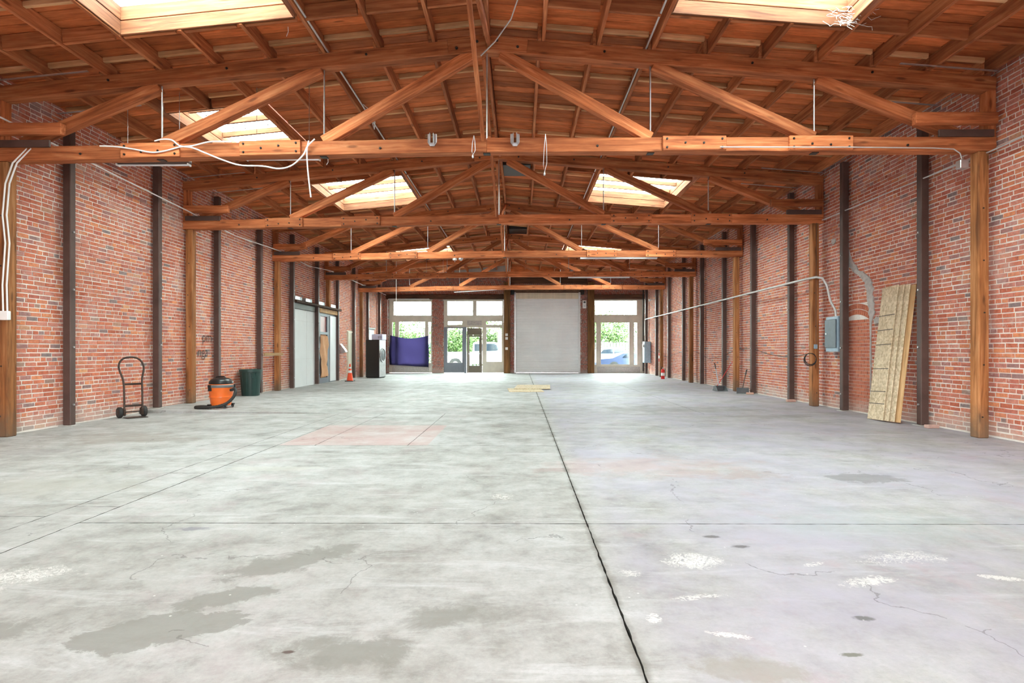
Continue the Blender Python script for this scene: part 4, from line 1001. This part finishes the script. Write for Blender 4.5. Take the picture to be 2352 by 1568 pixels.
for q in range(3):
    r_ = .14-.008*q; MB().tube([(r_*math.cos(2*PI*k/24)-.03, -.012*q, r_*math.sin(2*PI*k/24)+.01*q) for k in range(25)], .007, 6, False).build('loop', M['rubber'], e)
sag = [(6.72, 30.4, 1.2), (6.7, 27, .95), (6.72, 24, 1.22), (6.7, 22.5, 1.2), (6.72, 21, .95), (6.7, 19.5, 1.05), (6.7, 18.3, 1.27), (6.7, 17, 1.3), (6.72, 16, 1.15), (6.72, 15, 1.08), (6.7, 14.3, 1.1), (6.7, 13.4, 1.2)]
tag(MB().tube(sag, .008, 6).build('sagging_cable', M['iron']), 'brown cable sagging along the right wall at waist height', 'cable')
# frayed fibres at the right skylight corner
mb = MB()
for _ in range(46):
    x, y, z = 4.1+R.gauss(0, .12), 7.42, 5.42+R.uniform(-.05, .15); p = [(x, y, z)]
    for k in range(4): x += R.gauss(.03, .05); y -= R.uniform(0, .05); z -= R.uniform(-.02, .06); p.append((x, y, z))
    mb.tube(p, .0025, 4)
tag(mb.build('frayed_strands', M['fluff'], kind='stuff'), 'frayed white strands at the corner of the nearest right skylight', 'strands')
for (px, py, l, y, lb) in ((660, 55, .16, 8.0, 'white wire end hanging from the roof left of the ridge'), (1625, 28, .1, 7.6, 'white wire end hanging under the nearest right skylight'), (752, 362, .1, 8.6, 'short curl of white wire by the strip light on the left')):
    x, z = (px-1195)*y/1350, 1.25+(804-py)*y/1350
    tag(MB().tube([(x, y, z), (x+.005, y, z-l*.6), (x-.02, y, z-l)], .005, 6).build('wire_end', M['white']), lb, 'wire')

# ------------------------------------------------------------ strip lights
def strip(x0, x1, y, z, label, bulbs=2, hang=None, flat=False):
    e = empty('strip_light', ((x0+x1)/2, y, z), label, 'light', 'fluorescent strip lights'); h = (x1-x0)/2
    MB().cbox(-h, h, -.05, .05, .03, .08).build('housing', M['white'] if not flat else M['steel'], e)
    for q in ((-.03, .03) if bulbs == 2 else (0,)): MB().tube([(-h+.02, q, .012), (h-.02, q, .012)], .018, 8).build('tube', M['tube'], e)
    for q in (-h+.01, h-.03): MB().cbox(q, q+.02, -.05, .05, -.005, .03, .003).build('end_cap', M['white'], e)
    if hang:
        for q in (-h*.7, h*.7): MB().tube([(q, 0, .08), (q, 0, deck((x0+x1)/2+q)-z)], .004, 6).build('hanger', M['galv'], e)
strip(-6.55, -5.35, 9.5, 4.24, 'dark backed strip light hanging on the left behind the nearest truss, by the wall', 1, 5.25, True)
strip(-4.5, -3.27, 9.6, 4.36, 'strip light hanging behind the nearest truss, second from the left wall', 1, 5.4, True)
strip(1.82, 4.18, TY[2]-.02, 4.04, 'long double white strip light under the third truss beam')
strip(1.84, 4.22, TY[3]-.02, 4.04, 'long white strip light under the fourth truss beam')
strip(-4.5, -3.4, 27.1, 4.75, 'short dark strip light hanging near the far end, left of the ridge', 1, 5.4, True)
e = empty('twin_sensor', (-2.0, TY[2]-.02, 4.0), 'white canister fixture with a side lamp under the third truss beam', 'fixture')
MB().lathe([(.06, 0), (.07, .02), (.07, .13), (.05, .13)], 16).build('canister', M['white'], e); MB().lathe([(.05, 0), (.07, .03), (.07, .1), (.04, .13)], 16).build('side_lamp', M['galv'], e, (.15, 0, 0), (0, .5, 0)); MB().tube([(0, 0, 0), (0, 0, -.06)], .008, 6).build('stem', M['galv'], e)
e = empty('pendant_cord', (-5.75, 27.2, 4.4), 'thin white cord dropping from the roof by the far left window', 'cord')
MB().tube([(0, 0, 1.1), (0, 0, -.9)], .01, 6).build('cord', M['white'], e); MB().lathe([(.02, 0), (.035, .04), (.015, .1)], 8).build('socket', M['white'], e, (0, 0, -1.0))

tag(MB().tube([(-3.05, 27.1, 3.92), (-1.1, 27.42, 4.07)], .016, 8).build('loose_tube', M['tube']), 'white tube hanging slantwise below the farthest truss, left of the ridge', 'tube')
for i, (k, s_) in enumerate(((-3, 1), (3, -1))):
    x = pk(k)+s_*.07
    tag(MB().tube([(x, 3.0, chord_top(x)+.03), (x, 22.5, chord_top(x)+.03)], .014, 8).build('roof_conduit', M['conduit']), 'grey conduit running along a roof purlin, ' + ('left' if i == 0 else 'right') + ' of the ridge', 'pipe', 'roof conduits')
x = pk(-3)+.1
tag(MB().tube([(x, 10.2, chord_top(x)+.02), (x+.1, 10.15, chord_top(x)-.08), (x+.18, 10.3, chord_top(x)-.25), (x+.12, 10.5, chord_top(x)-.3), (x+.06, 10.45, chord_top(x)-.1), (x, 10.4, chord_top(x)+.02)], .008, 6).build('cable_loop_small', M['white']), 'small loop of pale cable hanging from the left roof conduit', 'cable')

# ------------------------------------------------------------ boards: leaning and on the floor
for i in range(4):
    y0 = 10.75-.11*i; wdt = .45
    xb = 6.33+.03*i; xt = XR-.12+.03*i
    p0 = Vector((xb, y0-wdt/2, .012)); p1 = Vector((xt, y0-wdt/2+.1, 2.40-.01*i))
    o = beam('strand_board', p0, p1, .018, .45, M['osb'] if i != 3 else M['pale'])
    lab = ['front strand board of the stack leaning on the right wall, marked with dark lines', 'second strand board from the front of the leaning stack', 'third strand board from the front of the leaning stack', 'rearmost board of the leaning stack, against the brick'][i]
    tag(o, lab, 'board', 'boards leaning on the right wall')
    if i == 0:
        L = (p1-p0).length
        for q in (.22, .33, .44, .62, .79, .88): MB().box(-L/2+L*(1-q)-.006, -L/2+L*(1-q)+.006, -.0105, -.009, -.224, .224).build('ink_line', M['iron'], o)
for i, (x, y, rz, s, t) in enumerate(((.15, 18.3, .06, (1.05, 1.5), 0), (.42, 19.6, -.05, (1.15, 2.0), .02))):
    o = MB().cbox(-s[0]/2, s[0]/2, -s[1]/2, s[1]/2, 0, .018, .003).build('floor_board', M['osb'], None, (x, y, .001+t), (0, 0, rz))
    tag(o, ('nearer' if i == 0 else 'farther') + ' pale board lying on the floor by the middle joint', 'board', 'boards lying on the floor')
tag(MB().cbox(-.65, .65, -.02, .02, -.045, .045).build('shelf_board', M['pale'], None, (XL+.232, 17.45, 1.13), (0, 0, PI/2)), 'short pale board fixed across the third left post', 'board')
for i, (x, y) in enumerate(((6.55, TY[1]+1.05), (6.5, TY[1]+3.45), (6.6, TY[0]+1.0))):
    tag(MB().cbox(-.1, .1, -.05, .05, 0, .055).build('loose_brick', M['brick'], None, (x, y, .001), (0, 0, R.uniform(-.4, .4))), 'loose brick on the floor at a right wall column, ' + ['beyond the second post', 'by the dustpans', 'beside the leaning boards'][i], 'brick')

# ------------------------------------------------------------ hand truck
zf = 0
e = empty('hand_truck', (-7.2, 10.9, 0), 'rusty brown hand truck with loop handle against the left wall', 'hand truck', rz=math.radians(52))
w_ = .15
loop = [(-w_, .0, .1), (-w_, .02, .55), (-w_-.01, .05, .72), (-w_-.05, .09, .88), (-w_-.05, .12, .98), (-w_+.0, .14, 1.07), (-.06, .15, 1.115), (.06, .15, 1.115), (w_, .14, 1.07), (w_+.05, .12, .98), (w_+.05, .09, .88), (w_+.01, .05, .72), (w_, .02, .55), (w_, 0, .1)]
P_ = [Vector(p) for p in loop]; sm = []
for i in range(len(P_)-1):
    p0 = P_[max(0, i-1)]; p1 = P_[i]; p2 = P_[i+1]; p3 = P_[min(len(P_)-1, i+2)]
    for t in range(4): t /= 4; sm.append(.5*((2*p1)+(-p0+p2)*t+(2*p0-5*p1+4*p2-p3)*t*t+(-p0+3*p1-3*p2+p3)*t**3))
sm.append(P_[-1]); MB().tube(sm, .017, 10).build('frame', M['rust'], e)
for z in (.22, .62): MB().cbox(-w_, w_, .0+(.03 if z > .5 else 0), .02+(.03 if z > .5 else 0), z-.02, z+.02).build('crossbar', M['rust'], e)
MB().tube([(-.22, .08, .1), (.22, .08, .1)], .01, 8).build('axle', M['iron'], e)
for sx in (-1, 1):
    wh = MB().lathe([(.06, -.03), (.09, -.034), (.1, -.02), (.1, .02), (.09, .034), (.06, .03)], 20).build('wheel', M['rubber'], e, (sx*.2, .08, .1), (0, PI/2, 0)); MB().lathe([(.055, -.032), (.03, -.036), (.03, .036), (.055, .032)], 12).build('hub', M['rust'], wh)
    MB().cbox(sx*w_-.02, sx*w_+.02, -.02, .1, .04, .17).build('bracket', M['rust'], e)
MB().cbox(-.17, .17, -.22, .0, .004, .014, .003).build('toe_plate', M['iron'], e)

# ------------------------------------------------------------ shop vacuum
zf = floor_z(-6.3, 12.3)
e = empty('shop_vacuum', (-6.28, 12.3, zf), 'orange and black drum vacuum cleaner with coiled hose by the left wall', 'vacuum')
MB().lathe([(.16, .05), (.19, .06), (.205, .13), (.215, .22), (.235, .225), (.235, .245), (.22, .25), (.24, .42), (.245, .43)], 28).build('drum', M['orange'], e)
MB().lathe([(.25, .43), (.255, .44), (.255, .47), (.24, .49), (.23, .50)], 28).build('rim', M['plastic_grey'], e)
hd = MB().lathe([(.225, .49), (.235, .52), (.225, .56), (.19, .60), (.13, .625), (.05, .635)], 28).build('motor_head', M['black'], e)
MB().tube([(-.12, -.02, .6), (-.08, -.02, .655), (.08, -.02, .655), (.12, -.02, .6)], .014, 8).build('carry_handle', M['black'], hd)
MB().lathe([(.235, .485), (.245, .49), (.235, .5)], 28).build('red_band', M['orange'], e)
for q in (0, 1): MB().cbox(-.035, .035, -.02, .02, .36, .49).build('latch', M['black'], e, ((-.12, -.22, 0), (.235, .06, 0))[q])
for k in range(4):
    q = PI/4+k*PI/2; c = (math.cos(q)*.23, math.sin(q)*.23)
    cs = MB().cbox(-.035, .035, -.035, .035, .05, .085).build('caster_foot', M['black'], e, (c[0], c[1], 0)); MB().lathe([(.015, -.012), (.028, -.01), (.028, .01), (.015, .012)], 12).build('caster_wheel', M['rubber'], cs, (0, 0, .03), (PI/2, 0, .5))
MB().lathe([(.035, 0), (.03, .06)], 12).build('inlet', M['black'], e, (.2, -.05, .38), (0, PI/2, 0))
hp = [(.25, -.05, .38), (.33, -.08, .40), (.37, -.14, .33), (.35, -.22, .22), (.27, -.30, .12), (.12, -.36, .06), (-.08, -.37, .04), (-.26, -.34, .035), (-.38, -.28, .035), (-.38, -.18, .035), (-.30, -.14, .035), (-.2, -.19, .035)]
P_ = [Vector(p) for p in hp]; sm = []
for i in range(len(P_)-1):
    p0 = P_[max(0, i-1)]; p1 = P_[i]; p2 = P_[i+1]; p3 = P_[min(len(P_)-1, i+2)]
    for t in range(7): t /= 7; sm.append(.5*((2*p1)+(-p0+p2)*t+(2*p0-5*p1+4*p2-p3)*t*t+(-p0+3*p1-3*p2+p3)*t**3))
MB().tube(sm, [.028 if k % 2 else .033 for k in range(len(sm))], 12).build('hose', M['rubber'], e)

# ------------------------------------------------------------ trash can
zf = floor_z(-7.3, 15.9)
e = empty('trash_can', (-7.245, 15.75, zf), 'dark green plastic trash can against the left wall behind the vacuum', 'trash can')
poly = lambda r: r
MB().lathe([(.21, 0), (.22, .01), (.265, .64), (.285, .645), (.285, .70), (.27, .71), (.262, .70), (.255, .62), (.205, .02)], 28).build('bin', M['green'], e)
for k in range(12):
    q = 2*PI*k/12; MB().tube([(.216*math.cos(q), .216*math.sin(q), .02), (.262*math.cos(q), .262*math.sin(q), .63)], .008, 6).build('rib', M['green'], e)
for sx in (-1, 1): MB().tube([(sx*.27, -.06, .6), (sx*.32, -.06, .6), (sx*.32, -.06, .5), (sx*.31, .06, .5), (sx*.32, .06, .6), (sx*.27, .06, .6)], .012, 6).build('handle', M['green'], e, (0, 0, 0), (0, 0, -.9))

# ------------------------------------------------------------ traffic cone
e = empty('traffic_cone', (-6.85, 23.6, 0), 'orange traffic cone with white bands near the cream side door', 'traffic cone')
MB().cbox(-.17, .17, -.17, .17, 0, .03, .01).build('base', M['black'], e)
def cr(z): return .125-.10*(z-.03)/.67
MB().lathe([(cr(z), z) for z in (.03, .2, .36, .5, .6, .68, .70)] , 24).build('cone_body', M['cone'], e)
for a, b in ((.34, .44), (.51, .58)): MB().lathe([(cr(a)+.003, a), (cr(b)+.003, b)], 24).build('white_band', M['white'], e)

# ------------------------------------------------------------ commercial dryer with carton
e = empty('dryer_cabinet', (-6.55, 26.6, 0), 'tall appliance with black side and steel front near the far left window', 'appliance', rz=math.radians(-14))
Wd_, Dp, Hh = .62, .66, 1.72      # front faces +x
MB().cbox(-Dp/2, Dp/2, -Wd_/2, Wd_/2, .03, Hh, .01).build('cabinet', M['black'], e)
MB().cbox(-Dp/2+.03, Dp/2-.03, -Wd_/2+.03, Wd_/2-.03, 0, .03).build('plinth', M['black'], e)
MB().cbox(Dp/2, Dp/2+.012, -Wd_/2+.005, Wd_/2-.005, .05, Hh-.01, .003).build('front_panel', M['steel_grey'], e)
ring = [(.0, .24*math.cos(2*PI*k/28), 1.02+.30*math.sin(2*PI*k/28)) for k in range(29)]
dd = MB().tube([(Dp/2+.03+x, y, z) for x, y, z in ring], .022, 8, False).build('door_ring', M['galv'], e)
MB().lathe([(.2, 0), (.22, .01), (.18, .025)], 24).build('door_glass', M['plastic_grey'], e, (Dp/2+.01, 0, 1.02), (0, PI/2, 0))
MB().cbox(Dp/2+.012, Dp/2+.03, -.28, -.2, .92, 1.12).build('control_panel', M['black'], e)
MB().cbox(Dp/2+.03, Dp/2+.06, .2, .24, .95, 1.1).build('handle', M['galv'], e)
e = empty('carton', (-6.4, 26.6, Hh), 'lilac white carton on top of the tall appliance', 'box', rz=math.radians(-14))
MB().cbox(-.26, .26, -.2, .2, 0, .25, .006).build('box_body', M['lilac'], e)
for a in (.1, .2): MB().tube([(a-.04, -.203, .16), (a-.02, -.203, .06), (a+.01, -.203, .18), (a+.03, -.203, .07)], .008, 5).build('print_mark', M['iron'], e)
e = empty('white_bucket', (-7.1, 28.0, 0), 'pale bucket on the floor behind the tall appliance', 'bucket')
MB().lathe([(.12, 0), (.125, .01), (.15, .36), (.155, .36), (.155, .38), (.14, .38)], 20).build('pail', M['white'], e)
MB().tube([(.155*math.cos(q), .155*math.sin(q), .36-.16*math.sin((q)/1.0) if q <= PI else .36) for q in [PI*k/10 for k in range(11)]], .004, 6).build('bail', M['galv'], e)

# ------------------------------------------------------------ right wall: dustpans, broom, extinguishers, panel
def dustpan(x, y, rz, lean, hl, label, grey):
    e = empty('dustpan', (x, y, 0), label, 'dustpan', 'long handled dustpans', rz)
    MB().add([(-.17,-.13,.0),(.17,-.13,.0),(.15,.13,0),(-.15,.13,0),(-.17,-.13,.012),(.17,-.13,.012),(.15,.13,.012),(-.15,.13,.012)], [(0,3,2,1),(4,5,6,7),(0,1,5,4),(1,2,6,5),(2,3,7,6),(3,0,4,7)]).build('pan', grey, e)
    MB().prism([(-.13, .012), (.13, .012), (.13, .14), (.05, .17), (-.04, .14)], 'x', -.17, -.158).prism([(-.13, .012), (.13, .012), (.13, .14), (.05, .17), (-.04, .14)], 'x', .158, .17).prism([(.115, .012), (.13, .012), (.13, .15), (.115, .15)], 'x', -.158, .158).build('sides', grey, e)
    MB().prism([(.0, .155), (.13, .14), (.13, .15), (.0, .17)], 'x', -.17, .17).build('hood', grey, e)
    MB().tube([(0, .09, .15), (lean[0], .09+lean[1], hl)], .011, 8).build('handle', M['blue_grey'] if hl > .7 else M['iron'], e)
    MB().tube([(lean[0]*.8, .09+lean[1]*.8, hl*.82), (lean[0], .09+lean[1], hl), (lean[0]*1.3, .09+lean[1], hl*1.04)], .016, 8).build('grip', M['black'], e)
dustpan(6.12, 18.0, .2, (-.08, .1), .82, 'grey lobby dustpan with upright pale handle, beyond the third right post', M['plastic_grey'])
dustpan(6.42, 17.0, -.35, (.1, .15), .66, 'smaller grey dustpan leaning its dark handle toward the right wall column', M['plastic_grey'])
e = empty('broom', (6.12, 18.35, 0), 'broom with thin red handle leaning on the right wall behind the dustpan', 'broom')
MB().tube([(0, 0, .12), (.42, -.2, .9)], .011, 8).build('handle', M['red'], e); MB().prism([(-.14, 0), (.14, 0), (.08, .13), (-.08, .13)], 'y', -.03, .03).build('bristles', M['plastic_grey'], e)
def extinguisher(x, y, z, label, rz=0):
    e = empty('fire_extinguisher', (x, y, z), label, 'extinguisher', 'red fire extinguishers', rz)
    MB().lathe([(.075, 0), (.08, .01), (.08, .36), (.07, .40), (.03, .43), (.03, .45)], 20).build('cylinder', M['red'], e)
    MB().lathe([(.0815, .14), (.0815, .27)], 20).build('label_band', M['white'], e)
    MB().cbox(-.02, .02, -.03, .03, .45, .49).build('valve', M['galv'], e); MB().tube([(0, -.02, .5), (-.1, -.02, .54)], .01, 6).tube([(0, -.02, .47), (-.1, -.02, .48)], .01, 6).build('lever', M['black'], e)
    MB().tube([(.02, 0, .47), (.09, 0, .45), (.105, 0, .3), (.09, 0, .12)], .01, 6).build('hose', M['black'], e)
extinguisher(6.2, 25.6, 0, 'red fire extinguisher standing on the floor near the far right corner')
extinguisher(6.66, 28.0, .72, 'red fire extinguisher hung on the right wall near the far corner')
e = empty('meter_cabinet', (6.55, 30.7, .6), 'tall grey electrical cabinet on the right wall at the far corner', 'electrical box')
MB().cbox(-.12, .2, -.25, .25, 0, 1.1).build('cabinet', M['blue_grey'], e); MB().cbox(-.13, -.119, -.2, .2, .06, 1.0).build('door', M['galv'], e); MB().cbox(-.2, -.12, -.2, -.05, .8, .95).build('meter', M['white'], e)
e = empty('door_opener_box', (fx(1342), YF-.06, fz(708)), 'white control box high on the brick beside the roll-up door', 'control box')
MB().cbox(-.1, .1, -.05, .03, 0, .43).build('case', M['white'], e); MB().lathe([(.05, 0), (.05, .01)], 16, sx=1.3).build('dial', M['black'], e, (0, -.05, .33), (PI/2, 0, 0)); MB().cbox(-.05, .05, -.056, -.05, .08, .15, .002).build('small_plate', M['galv'], e)
e = empty('wall_lamp', (6.5, 29.2, 3.75), 'small white spotlight high on the right wall near the far corner', 'light')
MB().tube([(.2, 0, 0), (0, 0, .02)], .012, 6).build('arm', M['galv'], e); MB().lathe([(.03, 0), (.06, .1), (.055, .11)], 12).build('lamp_head', M['white'], e, (0, 0, .0), (0, -PI/2-.2, 0))
e = empty('wall_hood', (XL+.05, 24.6, 1.1), 'tilted shiny metal hood on the left wall beside the papered doorway', 'hood')
MB().prism([(0, 0), (.24, .08), (.2, .16), (0, .42)], 'y', -.14, .14).build('hood_shell', M['galv'], e)
tag(MB().tube([(-4.9, YF-.25, .02), (-4.9, YF-.25, .3), (-4.9, YF-.1, .42)], .02, 8).build('stub_pipe', M['conduit']), 'short pipe stub at the foot of the far brick pier', 'pipe')
tag(MB().tube([(-7.25, YF-.1, 0.1), (-7.25, YF-.1, 4.0), (-7.2, YF-.1, 4.05), (-5.0, YF-.1, 4.05), (-4.95, YF-.1, 4.0), (-4.95, YF-.1, 3.5)], .015, 8).build('corner_conduit', M['conduit']), 'thin conduit framing the top of the far left window', 'pipe')
tag(MB().tube([(6.7, YF-.12, 0.1), (6.7, YF-.12, 4.6)], .03, 8).build('corner_pipe', M['black']), 'dark vertical pipe in the far right corner', 'pipe')
# faded scrawl on the left wall
for (txt, yy_, zz_, sz) in (('pm', 14.25, 1.45, .34), ('nga', 14.05, 1.1, .34)):
    cu = D.curves.new('scrawl', 'FONT'); cu.body = txt; cu.size = sz; cu.extrude = .001; cu.offset = -.004
    to = D.objects.new('scrawl_tmp', cu); C.objects.link(to)
    bpy.context.view_layer.update()
    me = D.meshes.new_from_object(to.evaluated_get(bpy.context.evaluated_depsgraph_get())); D.objects.remove(to)
    me.materials.clear(); me.materials.append(M['iron'])
    o = link('wall_scrawl', me, wl, (XL+.023, yy_-.35, zz_), (PI/2, 0, PI/2))
